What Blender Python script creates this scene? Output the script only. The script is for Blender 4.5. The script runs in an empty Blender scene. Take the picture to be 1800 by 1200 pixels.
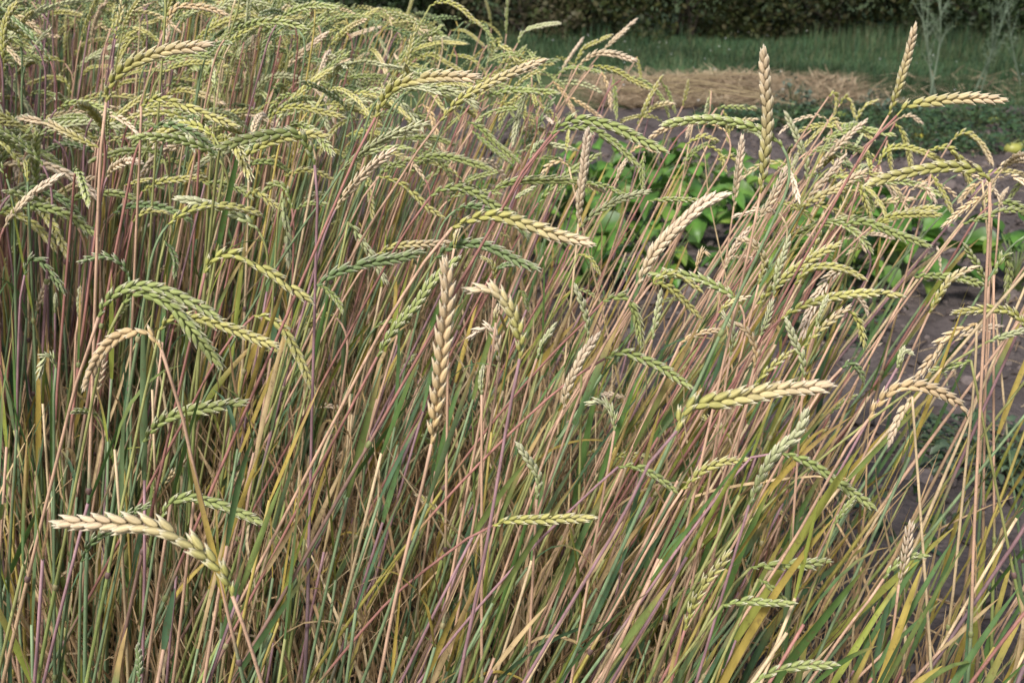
import bpy, math, random
import numpy as np
from mathutils import Vector, Matrix

random.seed(11)
rng = np.random.default_rng(11)
R = math.radians
scene = bpy.context.scene
COL = scene.collection

# ------------------------------------------------------------------ camera
CAM_H, PITCH, FPX = 1.5, R(20.0), 2021.0
cam_d = bpy.data.cameras.new("camera")
cam = bpy.data.objects.new("camera", cam_d)
COL.objects.link(cam)
cam.location = (0, 0, CAM_H)
cam.rotation_euler = (R(90) - PITCH, 0, 0)
cam_d.sensor_width = 36.0
cam_d.lens = 36.0 * FPX / 1800.0
cam_d.clip_start = 0.05
cam_d.clip_end = 600
cam_d.dof.use_dof = True
cam_d.dof.focus_distance = 1.55
cam_d.dof.aperture_fstop = 9.0
scene.camera = cam

# ------------------------------------------------------------------ sky, sun, exposure
SUN_EL, SUN_AZ = R(48), R(208)     # azimuth measured clockwise from +Y (behind and left of the camera)
world = bpy.data.worlds.new("World")
scene.world = world
world.use_nodes = True
wn = world.node_tree
sky = wn.nodes.new("ShaderNodeTexSky")
sky.sky_type = 'NISHITA'
sky.sun_disc = False
sky.sun_elevation = SUN_EL
sky.sun_rotation = SUN_AZ
sky.air_density = 1.3
sky.dust_density = 3.0
sky.ozone_density = 0.6
bg = wn.nodes["Background"]
bg.inputs[1].default_value = 0.085
wn.links.new(sky.outputs[0], bg.inputs[0])
sun_d = bpy.data.lights.new("sun", 'SUN')
sun_d.energy = 2.8
sun_d.angle = R(10)
sun_d.color = (1.0, 0.97, 0.925)
sun = bpy.data.objects.new("sun", sun_d)
COL.objects.link(sun)
sv = Vector((math.sin(SUN_AZ) * math.cos(SUN_EL), math.cos(SUN_AZ) * math.cos(SUN_EL), math.sin(SUN_EL)))
sun.rotation_euler = sv.to_track_quat('Z', 'Y').to_euler()
sun.location = (0, 0, 12)
scene.view_settings.view_transform = 'Standard'
scene.view_settings.look = 'None'
scene.view_settings.gamma = 1.0
scene.view_settings.exposure = 0.66
scene.cycles.max_bounces = 8
scene.cycles.transparent_max_bounces = 8

# ------------------------------------------------------------------ helpers
cp, sp = math.cos(PITCH), math.sin(PITCH)

def at(px, py, Y):
    """point of the place seen at photo position px, py standing Y metres ahead"""
    u, v = (px - 900.0) / FPX, (600.0 - py) / FPX
    d = np.array([u, cp + v * sp, -sp + v * cp])
    return np.array([0, 0, CAM_H]) + d * (Y / d[1])

def proj(P):
    P = np.asarray(P, float)
    q = P - np.array([0, 0, CAM_H])
    zc = q[..., 1] * cp - q[..., 2] * sp
    vc = q[..., 1] * sp + q[..., 2] * cp
    return 900 + FPX * q[..., 0] / zc, 600 - FPX * vc / zc

def ang(py):
    return PITCH - math.atan((600 - py) / FPX)

def nrm(v):
    v = np.asarray(v, float)
    return v / (np.linalg.norm(v, axis=-1, keepdims=True) + 1e-12)

def spline(P, n):
    """Catmull-Rom through P, resampled evenly to n points"""
    P = np.asarray(P, float)
    if len(P) == 2:
        t = np.linspace(0, 1, n)[:, None]
        return P[0] * (1 - t) + P[1] * t
    Q = np.vstack([2 * P[0] - P[1], P, 2 * P[-1] - P[-2]])
    out = []
    t = np.linspace(0, 1, 12, endpoint=False)[:, None]
    for i in range(1, len(Q) - 2):
        a, b, c, d = Q[i - 1], Q[i], Q[i + 1], Q[i + 2]
        out.append(0.5 * (2 * b + (c - a) * t + (2 * a - 5 * b + 4 * c - d) * t ** 2 + (3 * b - a - 3 * c + d) * t ** 3))
    out = np.vstack(out + [P[-1:]])
    s = np.concatenate([[0], np.cumsum(np.linalg.norm(np.diff(out, axis=0), axis=1))])
    u = np.linspace(0, s[-1], n)
    return np.stack([np.interp(u, s, out[:, k]) for k in range(3)], 1)

def plen(P):
    return float(np.linalg.norm(np.diff(P, axis=0), axis=1).sum())

def frames(P):
    T = nrm(np.gradient(P, axis=0))
    ref = np.array([0.31, -0.9, 0.12])
    A = nrm(np.cross(T, ref))
    B = np.cross(T, A)
    return T, A, B

class MB:
    """collects triangles with vertex colours, links them as one mesh"""
    def __init__(s):
        s.V, s.F, s.C, s.n = [], [], [], 0
    def add(s, V, F, C):
        V = np.asarray(V, float)
        C = np.asarray(C, float)
        if C.ndim == 1:
            C = np.tile(C, (len(V), 1))
        s.V.append(V); s.F.append(np.asarray(F, np.int64) + s.n); s.C.append(C); s.n += len(V)
    def tube(s, P, rad, sides, C, cap=True):
        P = np.asarray(P, float); k = len(P)
        rad = np.broadcast_to(np.asarray(rad, float), (k,))
        C = np.asarray(C, float)
        if C.ndim == 1:
            C = np.tile(C, (k, 1))
        T, A, B = frames(P)
        th = np.arange(sides) * 2 * math.pi / sides
        V = P[:, None] + rad[:, None, None] * (np.cos(th)[None, :, None] * A[:, None] + np.sin(th)[None, :, None] * B[:, None])
        V = V.reshape(-1, 3)
        i, j = np.meshgrid(np.arange(k - 1), np.arange(sides), indexing='ij')
        j2 = (j + 1) % sides
        a, b, c, d = i * sides + j, i * sides + j2, (i + 1) * sides + j2, (i + 1) * sides + j
        F = np.concatenate([np.stack([a, b, c], -1).reshape(-1, 3), np.stack([a, c, d], -1).reshape(-1, 3)])
        CC = np.repeat(C, sides, 0)
        if cap:
            V = np.vstack([V, P[-1:]]); CC = np.vstack([CC, C[-1:]])
            top = (k - 1) * sides
            jj = np.arange(sides)
            F = np.vstack([F, np.stack([top + jj, top + (jj + 1) % sides, np.full(sides, k * sides)], -1)])
        s.add(V, F, CC)
    def ribbon(s, P, W, N, C, fold=0.25):
        P = np.asarray(P, float); k = len(P)
        T = nrm(np.gradient(P, axis=0))
        S = nrm(np.cross(T, N)); NN = np.cross(S, T)
        W = np.asarray(W, float)[:, None]
        C = np.asarray(C, float)
        if C.ndim == 1:
            C = np.tile(C, (k, 1))
        V = np.stack([P - S * W * 0.5 + NN * W * fold, P, P + S * W * 0.5 + NN * W * fold], 1).reshape(-1, 3)
        CC = np.stack([C, C * 1.12, C], 1).reshape(-1, 3)
        i = np.arange(k - 1)
        F = []
        for o in (0, 1):
            a, b, c, d = 3 * i + o, 3 * i + o + 1, 3 * i + 4 + o, 3 * i + 3 + o
            F += [np.stack([a, b, c], -1), np.stack([a, c, d], -1)]
        s.add(V, np.vstack(F), CC)
    def inst(s, tv, tf, M, pos, C):
        """template verts tv, faces tf; M (n,3,3) columns are axes (scaled); C (n,3) or (n,m,3)"""
        n, m = len(pos), len(tv)
        V = (np.einsum('nij,mj->nmi', M, tv) + pos[:, None]).reshape(-1, 3)
        F = (tf[None] + (np.arange(n) * m)[:, None, None]).reshape(-1, 3)
        if C.ndim == 2:
            C = np.repeat(C, m, 0)
        else:
            C = C.reshape(-1, 3)
        s.add(V, F, C)
    def mesh(s, name, mat, smooth=True, origin=None):
        V = np.vstack(s.V); F = np.vstack(s.F); C = np.vstack(s.C)
        if origin is not None:
            V = V - np.asarray(origin)
        me = bpy.data.meshes.new(name)
        me.vertices.add(len(V)); me.vertices.foreach_set("co", V.astype(np.float32).ravel())
        me.loops.add(F.size); me.loops.foreach_set("vertex_index", F.astype(np.int32).ravel())
        me.polygons.add(len(F))
        me.polygons.foreach_set("loop_start", np.arange(0, F.size, 3, dtype=np.int32))
        me.polygons.foreach_set("loop_total", np.full(len(F), 3, np.int32))
        at_ = me.color_attributes.new("Col", 'FLOAT_COLOR', 'POINT')
        at_.data.foreach_set("color", np.hstack([np.clip(C, 0, 1), np.ones((len(C), 1))]).astype(np.float32).ravel())
        me.update()
        me.polygons.foreach_set("use_smooth", np.full(len(F), smooth, dtype=bool))
        me.materials.append(mat)
        me.validate()
        return me
    def build(s, name, mat, parent=None, smooth=True, origin=None):
        return link(name, s.mesh(name, mat, smooth, origin), parent)

def link(name, me, parent=None):
    o = bpy.data.objects.new(name, me)
    COL.objects.link(o)
    if parent is not None:
        o.parent = parent
    return o

def thing(name, label, cat, loc, group=None):
    o = bpy.data.objects.new(name, None)
    o.empty_display_size = 0.05
    COL.objects.link(o)
    o.location = [float(v) for v in loc]
    tag(o, label, cat, group)
    return o

def tag(o, label=None, cat=None, group=None, kind=None):
    if label: o["label"] = label
    if cat: o["category"] = cat
    if group: o["group"] = group
    if kind: o["kind"] = kind
    return o

# ------------------------------------------------------------------ materials
def new_mat(name):
    m = bpy.data.materials.new(name); m.use_nodes = True
    nt = m.node_tree
    return m, nt, nt.nodes["Principled BSDF"], nt.nodes["Material Output"]

def plant_mat(name, rough=0.5, spec=0.35, translucent=0.0, nscale=60.0, stretch=(1, 1, 1), amount=0.3, obj_color=False, bump=0.0, spots=0.0):
    m, nt, b, out = new_mat(name)
    L = nt.links.new
    if obj_color:
        oi = nt.nodes.new("ShaderNodeObjectInfo")
        a = nt.nodes.new("ShaderNodeAttribute"); a.attribute_name = "Col"
        mx = nt.nodes.new("ShaderNodeMix"); mx.data_type = 'RGBA'
        L(a.outputs["Fac"], mx.inputs[0]); L(oi.outputs["Color"], mx.inputs[6])
        mx.inputs[7].default_value = (0.80, 0.73, 0.58, 1)
        csock = mx.outputs[2]
    else:
        a = nt.nodes.new("ShaderNodeAttribute"); a.attribute_name = "Col"
        csock = a.outputs["Color"]
    tc = nt.nodes.new("ShaderNodeTexCoord")
    mp = nt.nodes.new("ShaderNodeMapping"); mp.inputs["Scale"].default_value = stretch
    L(tc.outputs["Object"], mp.inputs[0])
    nz = nt.nodes.new("ShaderNodeTexNoise"); nz.inputs["Scale"].default_value = nscale; nz.inputs["Detail"].default_value = 3
    L(mp.outputs[0], nz.inputs["Vector"])
    mr = nt.nodes.new("ShaderNodeMapRange")
    mr.inputs[1].default_value = 0.25; mr.inputs[2].default_value = 0.75
    mr.inputs[3].default_value = 1 - amount; mr.inputs[4].default_value = 1 + amount
    L(nz.outputs["Fac"], mr.inputs[0])
    vm = nt.nodes.new("ShaderNodeVectorMath"); vm.operation = 'SCALE'
    L(csock, vm.inputs[0]); L(mr.outputs[0], vm.inputs["Scale"])
    col = vm.outputs[0]
    if spots > 0:
        n2 = nt.nodes.new("ShaderNodeTexNoise"); n2.inputs["Scale"].default_value = nscale * 2.3; n2.inputs["Detail"].default_value = 5
        L(tc.outputs["Object"], n2.inputs["Vector"])
        r2 = nt.nodes.new("ShaderNodeMapRange"); r2.inputs[1].default_value = 0.58; r2.inputs[2].default_value = 0.68; r2.inputs[4].default_value = spots
        L(n2.outputs["Fac"], r2.inputs[0])
        m2 = nt.nodes.new("ShaderNodeMix"); m2.data_type = 'RGBA'
        L(r2.outputs[0], m2.inputs[0]); L(col, m2.inputs[6]); m2.inputs[7].default_value = (0.16, 0.10, 0.05, 1)
        col = m2.outputs[2]
    L(col, b.inputs["Base Color"])
    b.inputs["Roughness"].default_value = rough
    b.inputs["Specular IOR Level"].default_value = spec
    if bump > 0:
        bp = nt.nodes.new("ShaderNodeBump"); bp.inputs["Strength"].default_value = bump; bp.inputs["Distance"].default_value = 0.0008
        L(nz.outputs["Fac"], bp.inputs["Height"]); L(bp.outputs[0], b.inputs["Normal"])
    if translucent > 0:
        tr = nt.nodes.new("ShaderNodeBsdfTranslucent"); L(col, tr.inputs[0])
        ms = nt.nodes.new("ShaderNodeMixShader"); ms.inputs[0].default_value = translucent
        L(b.outputs[0], ms.inputs[1]); L(tr.outputs[0], ms.inputs[2]); L(ms.outputs[0], out.inputs[0])
    return m

M_STEM = plant_mat("straw_stem", 0.55, 0.3, 0, 120, (1, 1, 0.12), 0.32, bump=0.4, spots=0.45)
M_LEAF = plant_mat("wheat_leaf", 0.5, 0.35, 0.3, 70, (1, 1, 0.25), 0.3, bump=0.3, spots=0.5)
M_SPK = plant_mat("spikelet", 0.66, 0.22, 0.08, 900, (1, 1, 0.12), 0.28, obj_color=True, bump=0.6, spots=0.3)
M_EAR = plant_mat("ear", 0.66, 0.22, 0, 700, (1, 1, 0.4), 0.22)
M_STRAW = plant_mat("dead_straw", 0.7, 0.2, 0.15, 90, (1, 1, 1), 0.3)
M_VEG = plant_mat("vegetable_leaf", 0.42, 0.4, 0.3, 22, (1, 1, 1), 0.3, bump=0.4)
M_GRASS = plant_mat("grass", 0.6, 0.2, 0.3, 1.2, (1, 1, 1), 0.35)
M_SHRUB = plant_mat("shrub_leaf", 0.55, 0.25, 0.25, 3.0, (1, 1, 1), 0.35)
M_BARK = plant_mat("bark", 0.9, 0.1, 0, 20, (1, 1, 0.2), 0.4, bump=0.6)
M_FRUIT = plant_mat("squash_skin", 0.4, 0.4, 0, 14, (1, 1, 0.3), 0.25)
M_CLOD = plant_mat("soil_clod", 0.95, 0.1, 0, 60, (1, 1, 1), 0.35, bump=0.8)

def ground_mat(name, cols, scale=3.0, bump=0.6, dist=0.02):
    m, nt, b, out = new_mat(name)
    L = nt.links.new
    tc = nt.nodes.new("ShaderNodeTexCoord")
    n1 = nt.nodes.new("ShaderNodeTexNoise"); n1.inputs["Scale"].default_value = scale; n1.inputs["Detail"].default_value = 10; n1.inputs["Roughness"].default_value = 0.68
    L(tc.outputs["Object"], n1.inputs["Vector"])
    rp = nt.nodes.new("ShaderNodeValToRGB")
    e = rp.color_ramp.elements
    e[0].position = 0.3; e[0].color = (*cols[0], 1)
    e[1].position = 0.7; e[1].color = (*cols[-1], 1)
    for i, c in enumerate(cols[1:-1]):
        x = e.new(0.3 + 0.4 * (i + 1) / (len(cols) - 1)); x.color = (*c, 1)
    L(n1.outputs["Fac"], rp.inputs[0]); L(rp.outputs[0], b.inputs["Base Color"])
    b.inputs["Roughness"].default_value = 0.95
    b.inputs["Specular IOR Level"].default_value = 0.12
    n2 = nt.nodes.new("ShaderNodeTexNoise"); n2.inputs["Scale"].default_value = scale * 12; n2.inputs["Detail"].default_value = 8
    L(tc.outputs["Object"], n2.inputs["Vector"])
    bp = nt.nodes.new("ShaderNodeBump"); bp.inputs["Strength"].default_value = bump; bp.inputs["Distance"].default_value = dist
    L(n2.outputs["Fac"], bp.inputs["Height"]); L(bp.outputs[0], b.inputs["Normal"])
    return m

M_SOIL = ground_mat("soil", [(0.050, 0.040, 0.038), (0.088, 0.072, 0.068), (0.135, 0.112, 0.104)], 4.0, 0.8, 0.02)
M_TURF = ground_mat("turf", [(0.045, 0.062, 0.028), (0.06, 0.088, 0.036), (0.09, 0.10, 0.048)], 1.5, 0.6, 0.03)
M_MULCH = ground_mat("straw_mulch", [(0.09, 0.062, 0.04), (0.19, 0.135, 0.08), (0.29, 0.205, 0.12)], 5.0, 0.8, 0.03)

# ------------------------------------------------------------------ ground
def vnoise(x, y, s, seed):
    """smooth value noise on arrays"""
    x = x * s; y = y * s
    xi, yi = np.floor(x).astype(int), np.floor(y).astype(int)
    fx, fy = x - xi, y - yi
    fx = fx * fx * (3 - 2 * fx); fy = fy * fy * (3 - 2 * fy)
    def h(a, b):
        v = np.sin(a * 127.1 + b * 311.7 + seed * 74.7) * 43758.5453
        return v - np.floor(v)
    return (h(xi, yi) * (1 - fx) + h(xi + 1, yi) * fx) * (1 - fy) + (h(xi, yi + 1) * (1 - fx) + h(xi + 1, yi + 1) * fx) * fy

def sheet(name, x0, x1, y0, y1, step, hf, mat, edge=True):
    nx, ny = int((x1 - x0) / step) + 1, int((y1 - y0) / step) + 1
    X, Y = np.meshgrid(np.linspace(x0, x1, nx), np.linspace(y0, y1, ny), indexing='ij')
    Z = hf(X, Y)
    V = np.stack([X, Y, Z], -1).reshape(-1, 3)
    i, j = np.meshgrid(np.arange(nx - 1), np.arange(ny - 1), indexing='ij')
    a, b, c, d = i * ny + j, (i + 1) * ny + j, (i + 1) * ny + j + 1, i * ny + j + 1
    F = np.concatenate([np.stack([a, b, c], -1).reshape(-1, 3), np.stack([a, c, d], -1).reshape(-1, 3)])
    mb = MB(); mb.add(V, F, np.array([.1, .1, .1]))
    return tag(mb.build(name, mat), kind="structure")

sheet("ground", -250, 250, -60, 440, 25.0, lambda x, y: x * 0 - 0.03, M_TURF)

def soil_h(x, y):
    return (0.012 + 0.05 * (vnoise(x, y, 2.1, 1) - 0.5) * 0.6 + 0.035 * (vnoise(x, y, 7, 2) - 0.4) + 0.022 * (vnoise(x, y, 19, 3) - 0.4)
            + 0.012 * (vnoise(x, y, 41, 4) - 0.4))
sheet("soil", -6, 8, -1.0, 9.9, 0.045, soil_h, M_SOIL)

def mulch_h(x, y):
    e = np.clip(np.minimum.reduce([(x - 0.7) / 0.6 + (vnoise(x, y, 1.3, 66) - .5), (3.2 - x) / 1.0 + (vnoise(x, y, 1.1, 67) - .5) * 1.6, (y - 9.9) / 0.5 + (vnoise(x, y, 1.7, 68) - .5) * .6, (11.9 - y) / 0.6 + (vnoise(x, y, 1.2, 69) - .5)]), 0, 1)
    return -0.06 + e * (0.06 + 0.07 * vnoise(x, y, 0.9, 8) + 0.05 * vnoise(x, y, 4, 9))
sheet("straw_mulch_bed", 0.2, 4.6, 9.5, 12.8, 0.06, mulch_h, M_MULCH)

# ------------------------------------------------------------------ spikelet templates
def glume(n_side, rings, w, th, ln, off, tilt, lift=0.0):
    """a pointed, keeled boat: returns verts, faces, t along length"""
    prof = [(0.0, .30), (.14, .78), (.38, 1.0), (.62, .90), (.84, .55), (1.0, .14)] if rings == 6 else [(0, .4), (.35, 1), (.75, .62), (1, .06)]
    V, T = [], []
    for t, r in prof:
        for k in range(n_side):
            a = 2 * math.pi * k / n_side
            x = math.cos(a) * w * r
            y = math.sin(a) * th * r
            if math.sin(a) > 0.3: y *= 1.25
            if k == 0: x *= 1.22
            z = t * ln
            V.append((x, y, z)); T.append(t)
    V = np.array(V); T = np.array(T)
    c, s_ = math.cos(tilt), math.sin(tilt)
    y = V[:, 1] * c + V[:, 2] * s_; z = -V[:, 1] * s_ + V[:, 2] * c
    V[:, 1] = y + off; V[:, 2] = z + lift
    k = len(prof)
    F = []
    for i in range(k - 1):
        for j in range(n_side):
            a, b, c_, d = i * n_side + j, i * n_side + (j + 1) % n_side, (i + 1) * n_side + (j + 1) % n_side, (i + 1) * n_side + j
            F += [(a, b, c_), (a, c_, d)]
    return V, np.array(F), T

def merge(parts):
    V, F, T, n = [], [], [], 0
    for v, f, t in parts:
        V.append(v); F.append(f + n); T.append(t); n += len(v)
    return np.vstack(V), np.vstack(F), np.concatenate(T)

def spikelet_template(seed):
    r = random.Random(seed)
    parts = []
    g1 = glume(6, 6, 0.0029, 0.0016, 0.0150 * r.uniform(.95, 1.05), 0.0017, 0.10 + r.uniform(-.03, .05))
    g2 = glume(6, 6, 0.0029, 0.0016, 0.0150 * r.uniform(.95, 1.05), -0.0017, -0.10 + r.uniform(-.05, .03))
    f1 = glume(5, 4, 0.0020, 0.0013, 0.0182 * r.uniform(.95, 1.06), 0.0012, 0.07, 0.001)
    f2 = glume(5, 4, 0.0020, 0.0013, 0.0176 * r.uniform(.95, 1.06), -0.0012, -0.08, 0.001)
    f2[0][:, 0] += 0.0010 + f2[2] * .0012; f1[0][:, 0] -= 0.0008 + f1[2] * .0006
    tips = []
    for g in (g1, g2):
        tips.append((g[0], g[1], np.clip((g[2] - 0.80) / 0.2, 0, 1) * 0.7))
    for f in (f1, f2):
        tips.append((f[0], f[1], 0.22 + 0.6 * np.clip((f[2] - 0.6) / 0.4, 0, 1)))
    return merge(tips)

SPK = [spikelet_template(i) for i in range(4)]
_low = glume(4, 4, 0.0031, 0.0026, 0.0160, 0, 0)
LOW = (_low[0], _low[1], np.clip((_low[2] - .6) / .4, 0, 1) * 0.7)
_d = [(0, 0, 0), (.0032, 0, .007), (0, .0028, .007), (-.0032, 0, .007), (0, -.0028, .007), (0, 0, .016)]
DIA = (np.array(_d), np.array([(0, 2, 1), (0, 3, 2), (0, 4, 3), (0, 1, 4), (5, 1, 2), (5, 2, 3), (5, 3, 4), (5, 4, 1)]), np.array([0, .0, .0, .0, .0, .4]))
PALE = np.array([0.80, 0.73, 0.58])

SPK_ME = []
for v, f, t in SPK:
    mb = MB(); mb.add(v, f, np.stack([t, t, t], 1)); SPK_ME.append(mb.mesh("spikelet", M_SPK))

# ------------------------------------------------------------------ colours of ears and stems
EARC = {  # base of ear, tip of ear
    'G': ((0.225, 0.275, 0.085), (0.30, 0.33, 0.125)),
    'g': ((0.34, 0.34, 0.090), (0.42, 0.38, 0.15)),
    'Y': ((0.37, 0.35, 0.105), (0.60, 0.46, 0.30)),
    'T': ((0.56, 0.40, 0.20), (0.60, 0.45, 0.29)),
    'P': ((0.56, 0.44, 0.27), (0.64, 0.50, 0.38)),
    'B': ((0.130, 0.195, 0.075), (0.20, 0.25, 0.11)),
    'W': ((0.30, 0.34, 0.14), (0.46, 0.46, 0.28)),
}
STEMC = {  # upper straw, sheath below
    'k': ((0.51, 0.325, 0.225), (0.42, 0.29, 0.18)),
    's': ((0.62, 0.47, 0.29), (0.46, 0.36, 0.16)),
    'p': ((0.30, 0.175, 0.190), (0.25, 0.165, 0.180)),
    'r': ((0.33, 0.155, 0.130), (0.29, 0.18, 0.145)),
    'o': ((0.29, 0.295, 0.11), (0.25, 0.30, 0.10)),
    'b': ((0.18, 0.245, 0.125), (0.175, 0.255, 0.135)),
    'y': ((0.42, 0.33, 0.095), (0.38, 0.33, 0.085)),
}
LEAFC = [(0.11, 0.20, 0.055), (0.13, 0.225, 0.085), (0.09, 0.165, 0.085), (0.28, 0.32, 0.065), (0.45, 0.34, 0.085), (0.50, 0.37, 0.20), (0.18, 0.235, 0.07), (0.14, 0.20, 0.09)]

def stem_key(px, r):
    if px < 90: opts = "ppkbbr"
    elif px < 500: opts = "kkspbbbooory"
    elif px < 1000: opts = "kkksrpbbooy"
    else: opts = "kkksrrppyob"
    return r.choice(opts)

def stem_cols(P, key, r):
    """colours along the stem from root to ear"""
    up, lo = (np.array(c) for c in STEMC[key])
    if r.random() < 0.55 and key in 'ksrp':
        lo = np.array(STEMC[r.choice('bboyob')][1])
    s = np.concatenate([[0], np.cumsum(np.linalg.norm(np.diff(P, axis=0), axis=1))]); s /= s[-1]
    split = r.uniform(0.45, 0.68)
    w = np.clip((s - split) / 0.04, 0, 1)[:, None]
    j = r.uniform(0.85, 1.15)
    c = (lo * (1 - w) + up * w) * j
    base = np.array([0.40, 0.28, 0.15])
    wb = np.clip((0.22 - s) / 0.2, 0, 1)[:, None] * 0.5
    return c * (1 - wb) + base * wb, split

def ear_frames(P, roll, toward=None):
    T = nrm(np.gradient(P, axis=0))
    if toward is None:
        toward = np.array([math.cos(roll * 7), -1.0, 0.3])
        n0 = np.tile(toward, (len(P), 1))
    else:
        n0 = toward - P
    n0 = nrm(n0 - (n0 * T).sum(1, keepdims=True) * T)
    S = np.cross(T, n0)
    c, s_ = math.cos(roll), math.sin(roll)
    N = n0 * c + S * s_
    return T, N, np.cross(T, N)

def spikelets(P, roll, toward, ekey, r, nspk=None, scale=None, grow_=1.0):
    """positions, axes, scales and colours of the spikelets along ear curve P (base to tip)"""
    L = plen(P)
    if nspk is None:
        nspk = int(np.clip(round(L / r.uniform(.0060, .0074)), 11, 25))
    u = (np.arange(nspk) + 0.2) / (nspk - 0.1)
    u = u ** 0.93
    u[-1] = min(u[-1], 0.965)
    s = np.linspace(0, 1, len(P))
    T, N, S = ear_frames(P, roll, toward)
    def ip(A): return np.stack([np.interp(u, s, A[:, k]) for k in range(3)], 1)
    p, t, n, sd = ip(P), nrm(ip(T)), nrm(ip(N)), nrm(ip(S))
    sg = np.where(np.arange(nspk) % 2 == 0, 1.0, -1.0)[:, None]
    a = np.array([r.uniform(.17, .31) for _ in range(nspk)])[:, None]
    a[-1] = 0.0; a[-2] *= .5; a[-3] *= .7
    o = sd * sg
    nj = np.array([r.uniform(-.12, .12) for _ in range(nspk)])[:, None]
    z = nrm(t * np.cos(a) + o * np.sin(a) + n * nj)
    y = nrm(n * sg - (n * sg * z).sum(1, keepdims=True) * z)
    x = np.cross(y, z)
    if scale is None:
        scale = float(np.clip((L / 0.15) ** 0.42, .64, 1.10)) * r.uniform(.93, 1.10)
    f = np.interp(u, [0, .06, .22, .6, .9, 1], [.5, .72, 1.0, 1.03, .9, .8]) * scale * grow_ * np.array([r.uniform(.93, 1.07) for _ in range(nspk)])
    off = 0.0017 * f[:, None] * (sg * 0 + 1); off[-1] = 0
    pos = p + o * off
    Mx = np.stack([x, y, z], 2)
    c0, c1 = (np.array(c) for c in EARC[ekey])
    w = np.clip(u * 1.05 + r.uniform(-.1, .1), 0, 1)[:, None]
    if ekey == 'Y': w = np.clip((w - .18) / .72, 0, 1)
    C = (c0 * (1 - w) + c1 * w) * np.array([[r.uniform(.86, 1.14)] for _ in range(nspk)]) * r.uniform(1.0, 1.2)
    keep = np.array([r.random() > .02 for _ in range(nspk)]); keep[-1] = True
    return pos[keep], Mx[keep], f[keep], C[keep]

def leaf_curve(p0, d0, L, droop, az, r, n=9):
    d = nrm(np.asarray(d0)); pts = [np.asarray(p0, float)]
    side = np.array([math.cos(az), math.sin(az), 0])
    for i in range(n - 1):
        t = i / (n - 1)
        d = nrm(d + side * 0.10 * droop + np.array([0, 0, -0.22 * droop * (0.4 + t)]))
        pts.append(pts[-1] + d * L / (n - 1))
    return np.array(pts)

def leaf_into(mb, P, s, r, n=9):
    """one wheat leaf from the stem curve P at index fraction s"""
    k = int(s * (len(P) - 1))
    p0 = P[k]; d0 = nrm(P[min(k + 1, len(P) - 1)] - P[max(k - 1, 0)])
    az = r.uniform(0, 2 * math.pi)
    out = np.array([math.cos(az), math.sin(az), 0])
    Lf = r.uniform(.10, .26)
    droop = r.choice([0.02, 0.04, 0.06, 0.1, 0.15, 0.3, 0.9])
    if droop > .5: Lf *= .8
    Q = leaf_curve(p0, d0 + out * r.uniform(.03, .2), Lf, droop * 9 / n, az, r, n)
    wmax = r.uniform(.005, .0105)
    t = np.linspace(0, 1, len(Q))
    W = wmax * np.interp(t, [0, .12, .4, .8, 1], [.55, .9, 1, .6, .06])
    c = np.array(r.choice(LEAFC)) * r.uniform(.8, 1.2)
    tip = np.array([0.44, 0.31, 0.13]) if r.random() < .6 else c
    w = np.clip((t - r.uniform(.3, .8)) / .3, 0, 1)[:, None]
    mb.ribbon(Q, W, out + np.array([0, 0, .3]) if droop < .5 else np.array([out[0] * .3, out[1] * .3, 1.0]), c * (1 - w) + tip * w, r.uniform(.08, .3))

def stem_into(mb, P, key, r, r0=0.0021, r1=0.00135, sides=6):
    C, split = stem_cols(P, key, r)
    k = len(P)
    s = np.linspace(0, 1, k)
    rad = r0 + (r1 - r0) * s
    rad = np.where(s < split, rad * 1.18, rad)
    mb.tube(P, rad, sides, C)
    return split

def node_into(mb, P, f, rad, r):
    """swollen joint of the straw"""
    n = len(P); i = f * (n - 1); k = int(i); w = i - k
    p = P[k] * (1 - w) + P[min(k + 1, n - 1)] * w
    d = nrm(P[min(k + 1, n - 1)] - P[k])
    q = np.array([p + d * h for h in (-.005, -.0025, 0, .0025, .005)])
    c = np.array(r.choice([(0.20, 0.22, 0.09), (0.30, 0.26, 0.14), (0.16, 0.10, 0.09)]))
    mb.tube(q, rad * np.array([1.0, 1.3, 1.42, 1.3, 1.0]), 6, c)

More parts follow.
